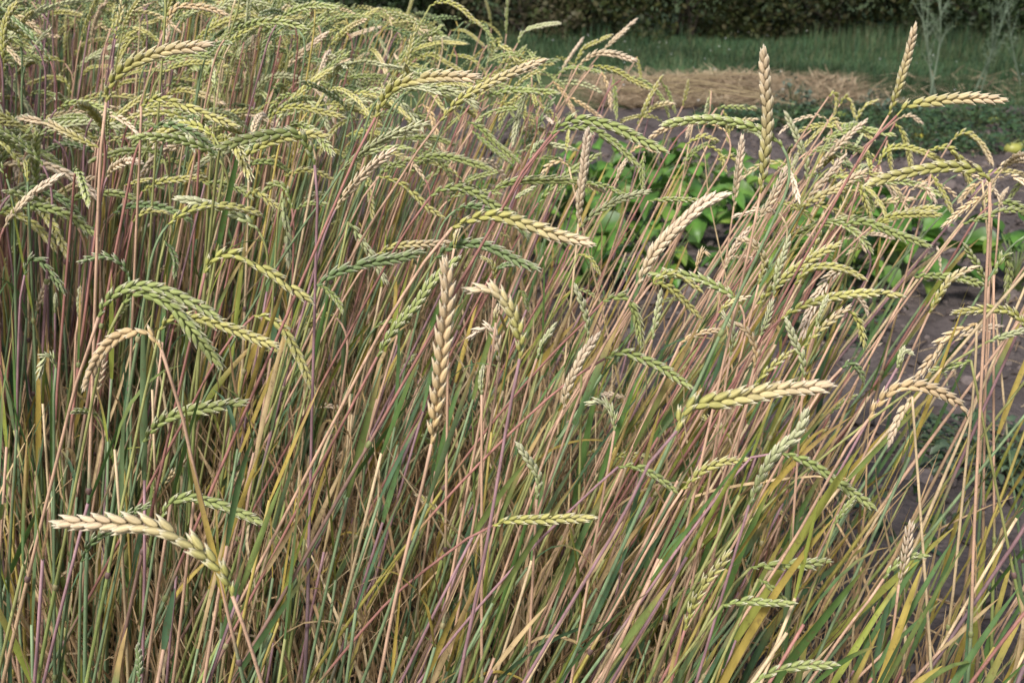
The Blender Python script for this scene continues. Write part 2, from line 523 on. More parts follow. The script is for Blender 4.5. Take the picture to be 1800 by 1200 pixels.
# stalks traced one by one: tile | ear, base to tip | straw below | colour, straw, turn, distance | label
HERO = """
02|1225,740 1190,640 1120,560 1040,490 950,430 860,395 740,370 600,362 460,355 320,355|1240,780 1310,970 1380,1200|Y k roll=0.15 Y=0.97|largest plump gold-green wheat ear, bent level on a pink straw near the bottom corner
21|-30,1070 -10,1000 45,945 180,915 330,885 510,855 750,834|-150,1195 -330,1550 -630,2050|Y p roll=0.1 Y=1.1|fat yellow-green ear held nearly level with a pale tip, on a purple straw
11|475,1140 490,1000 510,850 530,650 550,450 560,330 550,190|468,1190 380,1550 280,1980 200,2390|T k roll=0.25 Y=1.12|tall upright straw-coloured ear with two clear rows, standing amid green stalks
11|940,690 940,600 920,500 870,400 800,335 690,325|930,760 880,1000 760,1700 620,2390|Y p roll=0.25 Y=1.15|yellow ear hooked over to a golden tip, on a thick purple straw
01|520,470 555,400 620,345 730,310 850,330 950,370 1050,415 1140,475|480,600 400,830 310,1190|G k roll=0.3|upper of two green ears arching together over a pink straw, dark-edged spikelets
01|650,400 700,350 800,360 900,410 980,500 1060,600 1155,710|585,530 530,700 470,1000|G o roll=0.35|lower of two green ears arching together, its tip pointing steeply down
01|840,540 900,480 1010,475 1120,500 1250,545 1350,585 1440,620|830,600 760,900 700,1190|g o roll=0.2|pale green ear with whitish tip emerging from beneath two dark green arching ears
01|850,640 810,580 760,545 690,550 620,580 550,640 500,720 455,825|880,740 950,950 1005,1190 1110,1630 1160,1850|T k roll=0.3 Y=1.2|snapped tan ear hanging from a salmon straw that leans the other way
01|1080,240 1100,190 1160,150 1240,145 1330,180 1430,240 1530,310 1620,375|1060,320 1030,480 980,700|g r roll=0.2|light green ear arching over a thin red straw above dense green stems
01|1340,465 1400,470 1470,510 1520,580 1580,690 1650,850|1290,500 1150,680 1000,960|g r roll=0.3|slender ear sagging into a long hanging curve with a whitish tip
01|130,250 150,180 200,170 260,230 330,330|110,350 100,550 90,900|B p roll=0.5|dark blue-green hooked ear on a purple straw at the edge of the stand
01|755,1130 800,1070 870,1010 1000,965 1130,945 1270,920|740,1180 720,1300|G b roll=0.2|green ear rising in a low curve behind the salmon straw
01|295,740 270,680 235,690 205,780|285,850 285,1190|W b roll=0.8|small pale green ear curled over like a shepherd's crook
01|290,450 292,405 293,365|290,600 280,1000|W p roll=1.2 Y=1.9|small knobbly ear seen end on, grey-purple straw, beside a second one like it
01|415,470 415,400 420,330|400,560 390,900|W k roll=1.2 Y=1.9|short pale ear standing edge on above thin tan straw
01|680,260 640,190 570,155 500,155 430,175|690,350 690,700|B b roll=0.3|faint blue-green ear deep among the stems, bent to a level tip
01|870,70 910,130 925,190 920,250|840,200 800,500|B o roll=0.4|dark green ear hanging straight down in shade among stems
00|560,540 575,460 640,375 760,305 900,265 1085,240|545,650 525,900 515,1200|Y k roll=0.15|long gold ear sweeping up to a pinkish pointed tip above the crowd
00|770,260 745,195 690,210 650,270 620,350|765,420 745,700 720,1150|g p roll=0.4|green ear hooked backward over the long gold ear
00|1660,870 1610,750 1545,705 1400,715 1290,740 1155,775|1675,1000 1670,1200|G p roll=0.2|green ear curving back in an arch from a straight purple straw
00|865,840 820,800 720,795 620,805 490,850|890,950 905,1190|G o roll=0.3|green ear bent level and pointing away from the crowd, thin olive straw
00|1345,540 1355,480 1400,425 1480,400 1580,410|1310,720 1265,1150|W p roll=0.5|grey-green ear hooked over the top of a violet straw
00|745,560 800,525 880,530 1000,570 1110,615 1240,660|742,700 722,1150|g k roll=0.2|
00|1420,630 1480,580 1580,565 1690,590 1800,615|1380,750 1280,1100|g k roll=0.2|
00|1035,720 1040,650 1045,580|1015,900 1000,1190|g p roll=1.3|
00|1105,480 1120,400 1140,320|1080,700 1050,1190|W r roll=1.2|
00|480,230 500,130 530,50 565,0|440,450 360,1190|P k roll=0.6|pink-tan upright ear high above the dense back rows
00|220,130 260,80 330,65 430,80|180,330 130,700|g k roll=0.4|
00|340,300 345,200 350,90|335,420 340,700|g k roll=0.9|
00|375,320 400,270 460,225 550,205|370,380 330,900|g o roll=0.3|
00|380,500 340,430 270,410 155,440|385,620 350,1190|g p roll=0.3|
00|10,360 60,440 120,520 180,620||W k roll=0.6|
00|20,380 18,200 40,90 90,10||g o roll=0.7|
00|870,150 920,50 1000,35 1090,45 1190,75|820,280 700,700|T k roll=0.3|
00|1030,220 1090,165 1180,115 1300,80|980,320 850,700|g k roll=0.3|
00|940,230 990,170 1080,95|880,400 800,900|B b roll=0.5|
00|800,500 830,470 870,430|760,600 650,900|T k roll=0.3|
00|870,510 930,480 1000,480 1090,510 1170,545|800,700 700,1000|Y k roll=0.2|
00|1170,520 1240,465 1310,430 1390,400|1130,600 1000,900|W k roll=0.3|
00|1440,170 1465,100 1480,25|1400,290 1300,600|P s roll=0.5|
00|1280,450 1320,330 1340,180|1270,500 1200,800|P s roll=1.3|
00|1490,380 1550,320 1640,240 1720,180|1430,500 1300,800|P k roll=0.3|
00|520,810 400,765 320,765 240,800||B p roll=0.4|
00|520,780 420,735 330,690 250,650 110,625||Y k roll=0.3|
00|135,900 125,910 150,950 170,1020|150,1000 150,1190|W s roll=0.9|
00|700,1170 740,1130 800,1110 870,1120||g r roll=0.5|
00|750,1010 830,965 950,945 1060,935|720,1080 690,1190|g r roll=0.3|
00|660,975 720,960 790,945||g k roll=0.3|
00|1080,970 1170,965 1260,1000 1320,1040||G p roll=0.4|
00|1540,1100 1510,1000 1450,970 1390,1010|1550,1190 1545,1400|G r roll=0.5|
00|1490,1010 1495,1100 1510,1200 1525,1400|1470,1080 1450,1400|W o roll=0.7|pale green ear dangling straight down beside a thin dark straw
00|1290,1040 1350,1010 1420,1060 1480,1100||g r roll=0.4|
00|1500,930 1580,900 1660,905 1750,940||g r roll=0.4|
00|1560,1105 1620,1075 1710,1075||G r roll=0.4|
00|610,480 650,440 740,425 850,440||g k roll=0.4|
00|480,480 530,430 590,430||g k roll=0.5|
00|420,420 480,360 600,350||g k roll=0.5|
10|520,640 620,530 760,450 880,395 970,355 1060,325|440,740 280,990 150,1190|Y k roll=0.5 Y=1.75|long straight straw-gold ear slanting upward across the crowded tops
10|180,620 230,510 300,450 420,415 540,405 700,410|130,700 0,1000|Y r roll=0.2|gold ear fading to pink at its level tip, above slanting red straws
10|0,900 80,830 170,770 280,710 440,655|-60,1000 -200,1190|W b roll=0.7|frosty green ear slanting upward, thick and tightly packed
10|1110,710 1150,665 1220,635 1330,640 1450,675 1560,730 1690,790|1050,780 940,930 860,1080|G r roll=0.25|broad green ear in a wide arch on a dark red straw, above a second ear
10|1150,690 1240,670 1330,690 1420,740 1500,810 1560,865|1090,740 960,930|G r roll=0.5|olive ear drooping just beneath the broad arched one, sharing its red straws
10|1250,1180 1260,1050 1280,880 1300,700|1240,1300 1220,1500|P s roll=0.5 Y=1.9|chalky straw-white ear standing vertical before the bright vegetable leaves
10|400,310 470,290 550,330 640,380|330,370 250,480 150,650|g r roll=0.2|
10|780,510 870,480 1000,480 1130,490|650,590 480,770 350,950|G o roll=0.4|
10|930,230 960,170 1040,140 1145,125|890,300 850,380|W k roll=0.4|pale green ear reaching out level over the dark grass
10|870,180 870,100 875,0|860,260 840,400|G k roll=0.8|
10|790,150 780,70 760,0|780,250|g k roll=0.7|
10|470,30 540,10 620,40 680,90 730,130|420,120 330,300|g o roll=0.3|
10|330,130 355,60 380,-20|310,250|g k roll=0.5|
10|140,170 175,165 220,240 260,325|100,260 40,420 0,490|W r roll=0.7|whitish green ear hanging tip-down from a dark red straw
10|0,250 60,190 200,145||P k roll=0.4|
10|0,420 100,405 200,405 290,415||G k roll=0.4|
10|580,160 660,170 750,240||g k roll=0.4|
10|1380,270 1440,210 1550,110|1320,340 1200,500|P k roll=0.4|pinkish straight ear pointing highest over the dark grass
10|1230,340 1280,260 1350,220 1420,190|1200,420|g k roll=0.4|
10|1250,345 1330,290 1430,285 1545,320|1230,380 1180,480|P k roll=0.5|pink-tan ear arching flat just under the pinkish straight one
10|1160,380 1200,310 1270,210|1120,460|P k roll=0.9|
10|1130,400 1200,360 1290,365 1380,385||G o roll=0.5|
10|1330,345 1440,370 1530,420 1620,465|1270,420 1200,520|g k roll=0.3|
10|1120,430 1170,490 1210,560 1240,620|1060,470 1000,600|T k roll=0.4|
10|1200,510 1270,550 1370,620||T k roll=0.4|
10|1375,380 1410,470 1420,560|1340,460|T k roll=0.5|
10|1430,400 1445,520 1450,620|1400,500|G p roll=0.5|
10|1560,680 1590,600 1630,510 1690,410|1530,800 1480,900|g k roll=0.5|
10|1590,620 1640,570 1700,550 1750,550||Y k roll=0.4|
10|1680,420 1720,480 1760,590|1650,500 1600,700|G p roll=0.5|
10|1005,430 960,530 930,640 905,760|1000,520 960,800|W k roll=0.5|
10|430,550 470,600 500,700 540,800|400,545 300,660 200,830|T k roll=0.4|
10|660,640 740,680 820,760 930,850|600,720 460,960|G k roll=0.6|
10|690,690 780,770 880,850|640,760 500,1000|G k roll=0.6|
10|20,720 110,695 220,710 300,730||g r roll=0.3|
10|300,730 420,725 500,730 590,760||G k roll=0.4|
10|290,760 370,790 450,830||G k roll=0.4|
10|380,850 470,825 580,830 690,860 780,890||G k roll=0.4|
10|190,930 260,880 360,840||G k roll=0.5|
10|200,930 300,960 380,1020 450,1090 530,1140|150,980 60,1150|g k roll=0.3|
10|790,1010 880,965 1000,950 1130,950 1250,950||G p roll=0.6|
10|1150,945 1260,960 1380,1010||Y k roll=0.4|
10|1270,960 1380,980 1500,1030||G k roll=0.5|
10|470,1035 530,1000 610,990 700,1020 800,1080 880,1120 960,1165|430,1090 360,1190 250,1370|G r roll=0.2|green herringbone ear arching downhill on a crimson straw, just above a gold one
10|1200,880 1160,850 1100,870 1050,930|1215,950 1250,1100|T s roll=0.3|small tan ear bent sharply back beside the chalky vertical ear
10|1260,1200 1330,1130 1450,1060 1610,1010|1200,1290 1150,1400|W r roll=0.6|frosted green ear slanting straight up, before the vegetable leaves
10|1450,960 1470,900 1505,840||P k roll=0.4|
10|1600,800 1585,900 1590,1000|1580,860|G k roll=0.5|
10|890,1060 940,1030 1010,990||W k roll=0.5|
10|1530,800 1580,770 1650,800||T k roll=0.4|
10|585,1200 690,1155 810,1140 960,1179 1110,1230 1305,1281|459,1350 201,1761 51,2049|Y k roll=0.15 Y=1.3|gold ear with open husks and a long pale pointed tip, arching level mid-field
10|760,360 790,290 850,240||W k roll=0.4|
10|560,290 680,310 770,400||g k roll=0.4|
10|1050,560 1110,600 1140,650||g k roll=0.4|
10|1620,1060 1740,1050 1875,1056||G k roll=0.4|
20|410,1020 425,900 440,750 445,600 435,450 430,280|395,1100 375,1200 330,1400|Y k roll=0.45 Y=1.45|tall bolt-upright ear, green below and straw-pale above, against bare soil
20|1085,610 1120,520 1160,390 1195,270 1222,150|1040,690 930,850 800,1050|Y k roll=0.25|highest upright tan ear, rising beside the pale branching weed
20|1130,610 1180,565 1290,540 1430,525 1560,520 1680,525|1080,650 950,800 840,1000|Y r roll=0.15|gold-green ear stretched level toward the yellow squash, just under the highest ear
20|1140,625 1200,610 1260,650|1080,670|P k roll=0.6|
20|655,960 650,850 600,720 545,605|640,1060 600,1190|W k roll=0.4|pale yellow-green ear leaning backward next to the bolt-upright one
20|270,1090 285,960 300,850 315,735|255,1190 230,1350|P k roll=0.4|slim tan ear standing upright on its own before the vegetables
20|680,920 760,830 850,740 960,640|620,1010 480,1190|P k roll=0.3|
20|650,1060 720,980 850,830|600,1130|P k roll=0.5|
20|600,1110 700,1050 830,980 960,900|560,1150 500,1250|Y k roll=0.3|
20|1030,870 1070,800 1150,775 1260,800 1370,850|960,960 850,1180|g r roll=0.2|
20|1620,960 1570,905 1440,880 1300,890 1150,920 1000,965|1625,1060 1615,1190 1600,1500|g k roll=0.4|long green ear bending far backward from a tan straw near the picture's edge
20|1420,740 1480,700 1550,735 1600,800 1630,860|1370,820 1260,1000|Y k roll=0.5|tan-green ear arched like a claw over bare soil
20|770,510 800,490 812,540 800,600|640,700 520,880|g k roll=1.0 Y=2.4|
20|830,550 860,510 890,550 905,610|780,620 680,780|g k roll=0.8|
20|910,650 950,570 1020,530||g k roll=0.5|
20|770,640 800,630 830,680|680,780|Y k roll=0.8 Y=2.2|
20|720,760 790,710 880,700||P k roll=0.5|
20|150,480 130,560 120,635|140,600 60,800|W k roll=0.5|
20|180,570 260,565 380,570|140,620 60,760|G k roll=0.4|
20|215,580 235,660 240,740||g k roll=0.6|
20|250,690 310,640 390,630||Y k roll=0.5|
20|1120,650 1160,700 1190,800 1210,900|1080,720|g r roll=0.5|
20|1300,790 1390,780 1450,820 1500,920 1540,1040|1260,860|g k roll=0.6|
20|1080,740 1090,820 1100,900|1060,800|g k roll=0.6|
20|1670,1110 1680,1050 1710,1000|1665,1200 1640,1500|P k roll=0.7|
20|1620,1030 1540,1060 1460,1120 1380,1190|1630,1120 1620,1400|T k roll=0.5|
20|1480,1180 1600,1140 1700,1110 1800,1110|1400,1280|G k roll=0.5|
20|1580,960 1520,990 1460,1060|1590,1060|T s roll=0.6|
20|1010,1180 1100,1140 1220,1130 1350,1130|930,1250|g k roll=0.4|
20|840,1185 960,1170 1080,1215 1200,1260 1290,1290|780,1260 650,1500|G k roll=0.2|
20|1310,920 1370,1010 1420,1120|1290,1000|g k roll=0.6|
20|930,960 960,1050 990,1140|910,1030|g k roll=0.5|
20|-240,300 -225,380 -215,440||g k roll=0.5|
20|0,560 20,480 30,430||g k roll=0.6|
20|60,620 40,660 20,720|30,780|P s roll=0.9|
20|20,760 100,720 180,740||g k roll=0.4|
20|130,770 190,800 230,900||g k roll=0.4|
20|180,840 260,830 330,900||g k roll=0.5|
20|1200,1000 1270,980 1330,1060||P k roll=0.6|
20|560,920 590,860 605,820|500,1050|W k roll=1.1|
20|370,1190 450,1080 540,900|330,1250|P k roll=0.6|
21|-240,300 -150,135 -30,0 105,-120 210,-165|-330,480 -500,780 -650,1190|P k roll=0.35|long pale tan ear slanting up and away from a salmon straw mid-field
11|-135,309 -30,240 120,189 270,165 405,135|-180,420 -300,780|B o roll=0.4|dark green ear lying nearly level behind the pale hanging one
11|-110,300 -30,375 0,435||G o roll=0.5|
11|190,680 240,590 310,500 400,400 480,290 610,170|150,760 50,950|G r roll=0.6|bristly green ear slanting up to the top of the tall straw-coloured ear
11|35,-30 65,0 100,60 150,130 190,210 235,280|20,60 -75,480|W o roll=0.5|whitish green ear hanging tip-down in front of a dark green level ear
11|190,140 260,105 380,90 560,80|130,190 0,400|Y k roll=0.3|
11|500,160 560,110 650,85 760,95 860,140 940,180 1015,210|440,250 330,430|B o roll=0.3|dark blue-green ear arching just above the hooked yellow ear
11|830,740 830,640 800,540 740,530 680,575|810,900 760,1190|P k roll=0.5|small chalky tan ear bent over behind the hooked yellow ear
11|1030,690 1060,610 1120,520|980,850 900,1190|W k roll=0.7|
11|1300,580 1290,470 1240,320|1270,650 1265,900|W o roll=0.8|
11|1390,690 1480,660 1580,690 1690,740 1830,830|1330,720 1200,810 1000,980|G r roll=0.25|
11|1170,960 1190,860 1260,700 1340,580|1140,1020 1080,1190|P k roll=0.5|
11|1440,1070 1430,980 1380,920 1310,920|1430,1150 1400,1300|W k roll=0.6|
11|1380,390 1430,370 1500,370 1550,450 1580,600|1300,480 1100,680|G r roll=0.6|
11|1640,590 1660,480 1685,350|1600,680 1480,950|W k roll=0.6|
11|1620,310 1680,260 1740,240 1800,260 1890,330|1560,400|g k roll=0.4|
11|1640,290 1720,310 1800,380 1890,470|1600,340|g k roll=0.4|
11|810,270 800,200 750,160|800,400|g k roll=0.5|
11|800,230 860,200 920,190||B r roll=0.5|
11|740,880 735,820 745,750|740,1000|W k roll=1.2|
11|1250,140 1310,160 1360,240||g o roll=0.5|
11|815,500 815,465 822,430|790,700 700,1190|Y k roll=1.4 Y=1.5|
11|595,110 600,60 612,30|570,200 560,900|Y k roll=1.4 Y=1.6|
11|940,330 960,350 980,420|920,400|G o roll=0.8 Y=1.7|
21|640,625 700,560 780,490 870,420|600,690 560,760|Y k roll=0.2|stout gold ear slanting up behind a frosted green upright one
21|370,840 430,770 500,710 580,650|350,900 300,1050|g k roll=0.2|
21|640,790 630,690 590,600 550,500|635,860 625,950 600,1300|W k roll=0.6|frosted green ear standing upright above the fat level ear
21|375,740 385,650 350,560 290,510|350,830 330,950|T k roll=0.4|salmon-tan ear bent sharply, open husks, among pink straws
21|-10,605 80,560 200,540||T k roll=0.4|
21|250,680 270,560 220,460|240,740|W k roll=0.7|
21|400,300 430,180 380,90 300,60|380,380 350,500|Y k roll=0.6|
21|480,360 500,240 560,60|460,430 420,600|W k roll=0.5|
21|590,300 650,230 740,205 850,220 945,265|560,370 480,540|g r roll=0.5|
21|190,450 240,400 340,365||Y r roll=0.4|
21|410,570 440,500 470,400||W k roll=0.6|
21|700,520 730,440 760,370|680,600|W k roll=0.9|
21|870,430 930,500 955,620||g k roll=0.4|
21|1550,505 1530,515 1440,550 1370,600 1310,690 1240,790|1550,600 1530,900 1500,1190|T s roll=0.35|tan ear snapped over backward at the top of an upright straw
21|1210,890 1160,960 1120,1050 1090,1130|1215,960|P s roll=0.5|
21|980,1010 1030,930 1100,860 1200,835 1310,850 1400,890 1480,950|940,1050 840,1200 560,1690 220,2200|T k roll=0.3 Y=1.3|tan ear arching like a bridge over dark soil, on a long salmon straw
21|1830,540 1740,450 1640,430 1550,435 1440,450|1840,640|g k roll=0.3|
21|1610,600 1700,570 1830,530|1560,620 1440,700|W o roll=0.4|
21|1520,700 1430,730 1320,750|1540,800|G o roll=0.4|
21|1610,310 1560,210 1490,95|1610,400 1600,700 1590,1190|G k roll=0.4|green ear leaning backward at the top of a long pale pink straw
21|1640,250 1690,150 1720,220 1710,370|1640,360|G k roll=0.7|
21|1300,450 1350,360 1430,260 1540,210||Y k roll=0.5|
21|1220,260 1320,255 1450,265 1570,300||G k roll=0.4|
21|840,740 880,715 930,750 950,800|800,770 700,900 560,1150|B k roll=0.5|stubby dark green ear curled at the end of a slanting salmon straw
21|1130,740 1160,660 1195,660|1080,830|W p roll=0.8|
21|220,220 270,110 340,10|120,420|P k roll=0.4|
21|70,220 100,130 130,140|-20,400|T k roll=1.0|
21|350,1460 390,1370 430,1280 500,1180 600,1090 650,980|340,1500 280,1700|W p roll=0.6 Y=1.25|shaggy pale green ear slanting up beneath the fat level ear
21|0,1380 90,1290 190,1240 330,1225|-60,1470 -300,1900|g k roll=0.4|
21|520,1185 600,1210 700,1260 800,1330 900,1400 1000,1470|420,1210 330,1240 0,1660|G p roll=0.25|green ear sloping down with open herringbone husks, on a violet straw
02|850,330 890,260 980,225 1100,245 1230,290 1375,350|830,380 780,700|G b roll=0.3|small green ear arching above the largest plump ear
02|430,560 470,470 560,400 680,310 770,265|425,650 415,1190|B b roll=0.6|thin dark green ear half hidden behind the largest plump ear
02|733,1190 735,1100 730,1020|733,1260|B b roll=0.8|tiny blue-green ear just entering the bottom edge
12|800,370 880,345 1000,340 1150,335 1310,330|720,400 500,560 300,720 130,900|g r roll=0.25|slender pale ear lying perfectly level across slanting straws near the bottom
12|1030,230 1040,130 1010,60 935,-50|1025,330|W k roll=0.6|
12|1460,60 1550,60 1660,110 1760,190|1400,110|G p roll=0.4|
22|10,920 50,800 110,680 180,600 240,520|0,950 -60,1190|g r roll=0.5|thick yellow-green ear slanting upward behind crossing violet straws
22|360,590 450,580 560,575 660,570 755,560|290,650 200,800 130,930|G o roll=0.3|green ear lying level low down, crossed by a long salmon straw
22|210,790 330,770 440,775 570,780|180,830|G o roll=0.5|
22|400,650 470,700 560,790||G o roll=0.5|
22|1060,650 1110,590 1180,540 1280,530|1000,740 860,920 720,1120|G k roll=0.5|small green ear nodding low among broad green leaf blades
22|370,1205 460,1150 570,1120 680,1105 790,1105|330,1260|G b roll=0.4|green ear cut by the bottom edge, pointing level
22|800,360 850,290 900,230|780,420|G o roll=0.7|
22|1140,680 1170,560 1200,370|1130,760|P k roll=0.9|
"""

# ------------------------------------------------------------------ traced stalks
def parse(line):
    f = [x.strip() for x in line.split('|')]
    t = f[0]
    ox, oy = (int(t[0]) * 600, int(t[1]) * 400)
    k = 3.0
    def pts(s): return [(ox + float(a.split(',')[0]) / k, oy + float(a.split(',')[1]) / k) for a in s.split()]
    keys = f[3].split()
    opt = {}
    for q in keys[1:]:
        if '=' in q:
            a, b = q.split('='); opt[a] = float(b)
        else:
            opt['stem'] = q
    return pts(f[1]), pts(f[2]) if f[2] else [], keys[0], opt, f[4] if len(f) > 4 else ''

CAMP = np.array([0, 0, CAM_H])
heroes = []
for hi, line in enumerate(l for l in HERO.strip().splitlines() if l.strip() and not l.startswith('#')):
    ear, stem, ek, opt, lab = parse(line)
    r = random.Random(1000 + hi)
    E2 = np.array(ear)
    Lpx = float(np.linalg.norm(np.diff(E2, axis=0), axis=1).sum())
    tn = math.tan(max(ang(E2[:, 1].mean()), R(2.0)))
    Y = opt.get('Y') or 0.15 * FPX / Lpx
    if 'Y' not in opt:
        zmin = float(np.interp(E2[:, 1].mean(), [0, 300, 650, 1000], [1.10, 1.04, 0.93, 0.72]))
        Y = max(min(Y, (CAM_H - zmin) / tn), (CAM_H - 1.40) / tn, 0.9)
    tiltd = r.uniform(-.25, .25) * Lpx * Y / FPX
    m = len(ear)
    EP = np.array([at(x, y, Y + tiltd * i / (m - 1)) for i, (x, y) in enumerate(ear)])
    E3 = spline(EP, 28)
    # straw: through the marked points, then on to the ground
    SP = [EP[0]]
    slope = r.uniform(-.12, .10)          # metres nearer or farther per metre of fall
    if not stem:
        lean = np.interp(ear[0][0], [0, 300, 600, 900, 1300, 1800], [2, 8, 18, 24, 28, 27]) + r.uniform(-4, 4)
        stem = [(ear[0][0] - 60 * math.sin(R(lean)), ear[0][1] + 60 * math.cos(R(lean)))]
    for (x, y) in stem:
        yy = SP[-1][1]
        q = at(x, y, yy)
        q = at(x, y, yy + slope * max(0, SP[-1][2] - q[2]))
        if q[2] < 0.12: break
        if q[2] < SP[-1][2] + 0.02:
            SP.append(q)
    d = nrm(SP[-1] - SP[-2]) if len(SP) > 1 else nrm(np.array([-.3, 0, -1]))
    if len(SP) > 2 and np.linalg.norm(SP[-1] - SP[-2]) < .05:
        d = nrm(SP[-1] - SP[-3])
    while SP[-1][2] > 0.02:
        if d[2] > -0.86:
            d = nrm(d + np.array([0, 0, -0.10]))
        step = min(0.12, SP[-1][2] / -d[2] if d[2] < -0.05 else 0.12)
        step = max(step, 0.02)
        SP.append(SP[-1] + d * step)
        if len(SP) > 40: break
    SP[-1][2] = -0.01
    S3 = spline(np.array(SP[::-1]), 26)
    wv = np.linspace(0, 1, 26); wv = np.sin(wv * math.pi * r.uniform(1.5, 3.5) + r.uniform(0, 6)) * np.clip((.55 - wv) * 3, 0, 1) * .006
    S3[:, 0] += wv; S3[:, 1] += np.roll(wv, 4)
    # smooth the joint between straw and ear
    heroes.append(dict(E=E3, S=S3, ek=ek, opt=opt, lab=lab, Y=Y, Lpx=Lpx, px=E2, r=r, spx=0.0150 * FPX / Y * min(1, (plen(E3) / .15) ** .55)))

WORDS = {'G': 'green', 'g': 'yellow-green', 'Y': 'gold-green', 'T': 'tan', 'P': 'pale straw', 'B': 'dark green', 'W': 'frosted pale green'}
def posture(E):
    a, b = E[0], E[-1]
    mid = E[len(E) // 2]
    up = math.degrees(math.asin(np.clip(nrm(b - a)[2], -1, 1)))
    sag = mid[2] - (a[2] + b[2]) / 2
    if up > 55: return "upright"
    if up < -50: return "hanging"
    if sag > 0.012: return "arching"
    if up > 20: return "slanting"
    return "level"

used_labels = set(h['lab'] for h in heroes if h['lab'])
SWORD = {'k': 'pink', 's': 'straw-coloured', 'p': 'purple', 'r': 'red-brown', 'o': 'olive', 'b': 'blue-green', 'y': 'yellow'}
NICK = [("largest plump", "largest plump ear"), ("fat yellow", "fat level ear"), ("tall upright straw", "tall straw-coloured ear"), ("yellow ear hooked", "hooked yellow ear"),
        ("upper of two", "two green arching ears"), ("snapped tan", "snapped tan ear"), ("light green ear arching", "ear arching over red straw"), ("slender ear sagging", "long sagging ear"),
        ("dark blue-green hooked", "dark hooked ear"), ("green ear rising", "low curved green ear"), ("small pale green ear curled", "crook-shaped ear"), ("long gold ear sweeping", "long gold ear"),
        ("green ear curving back", "green ear on straight purple straw"), ("grey-green ear hooked", "grey-green hooked ear"), ("pink-tan upright", "pink-tan upright ear"), ("long straight straw", "long straight straw-gold ear"),
        ("gold ear fading", "gold ear with pink tip"), ("frosty green", "frosty packed ear"), ("broad green", "broad arched ear"), ("chalky straw", "chalky vertical ear"), ("pinkish straight", "pinkish straight ear"),
        ("whitish green ear hanging tip-down from", "whitish hanging ear"), ("pale green ear reaching", "pale ear over the grass"), ("green herringbone", "herringbone ear on crimson straw"), ("gold ear with open", "gold ear with open husks"),
        ("tall bolt", "bolt-upright ear"), ("highest upright", "highest tan ear"), ("gold-green ear stretched", "ear stretched toward the squash"), ("slim tan", "slim lone tan ear"), ("tan-green ear arched", "claw-shaped ear"),
        ("long green ear bending", "long backward-bent ear"), ("long pale tan", "long pale tan slanting ear"), ("dark blue-green ear arching", "dark arching ear"), ("stout gold", "stout gold ear"), ("frosted green ear standing", "frosted upright ear"),
        ("salmon-tan", "sharply bent salmon ear"), ("tan ear snapped over", "tan ear snapped backward"), ("tan ear arching like", "bridge-shaped tan ear"), ("stubby", "stubby dark ear"), ("shaggy", "shaggy slanting ear"),
        ("green ear sloping", "sloping herringbone ear"), ("small green ear arching", "small ear above the largest one"), ("slender pale", "perfectly level slender ear"), ("thick yellow-green", "thick slanting ear behind violet straws"), ("green ear lying level", "low level ear"), ("small green ear nodding", "low nodding ear")]
LANDM = []
for h in heroes:
    for a_, n_ in NICK:
        if h['lab'].startswith(a_):
            c_ = proj(h['E'][14]); LANDM.append((float(c_[0]), float(c_[1]), n_)); break
TENS = ["", "ten", "twenty", "thirty", "forty", "fifty", "sixty", "seventy", "eighty", "ninety"]
ONES = ["zero", "one", "two", "three", "four", "five", "six", "seven", "eight", "nine", "ten", "eleven", "twelve", "thirteen", "fourteen", "fifteen", "sixteen", "seventeen", "eighteen", "nineteen"]
def words(n):
    n = int(min(max(n, 0), 99))
    return ONES[n] if n < 20 else TENS[n // 10] + ("-" + ONES[n % 10] if n % 10 else "")
def auto_label(E, ek, sk):
    x, y = (float(v) for v in proj(E[len(E) // 2]))
    head = "%s %s ear, %s straw, " % (WORDS[ek], posture(E), SWORD[sk])
    for lx, ly, nk in sorted(LANDM, key=lambda q: (q[0] - x) ** 2 + (q[1] - y) ** 2)[:3]:
        dx, dy = x - lx, y - ly
        a = math.degrees(math.atan2(-dy, dx)) % 360
        w = ["right of", "above and right of", "above", "above and left of", "left of", "below and left of", "below", "below and right of"][int((a + 22.5) // 45) % 8]
        pre = "just " if math.hypot(dx, dy) < 80 else ("" if math.hypot(dx, dy) < 170 else "well ")
        l = head + pre + w + " the " + nk
        if l not in used_labels and len(l.split()) <= 16:
            used_labels.add(l); return l
    l = head + "%s percent across, %s percent down the picture" % (words(round(x / 18)), words(round(y / 12)))
    used_labels.add(l)
    return l

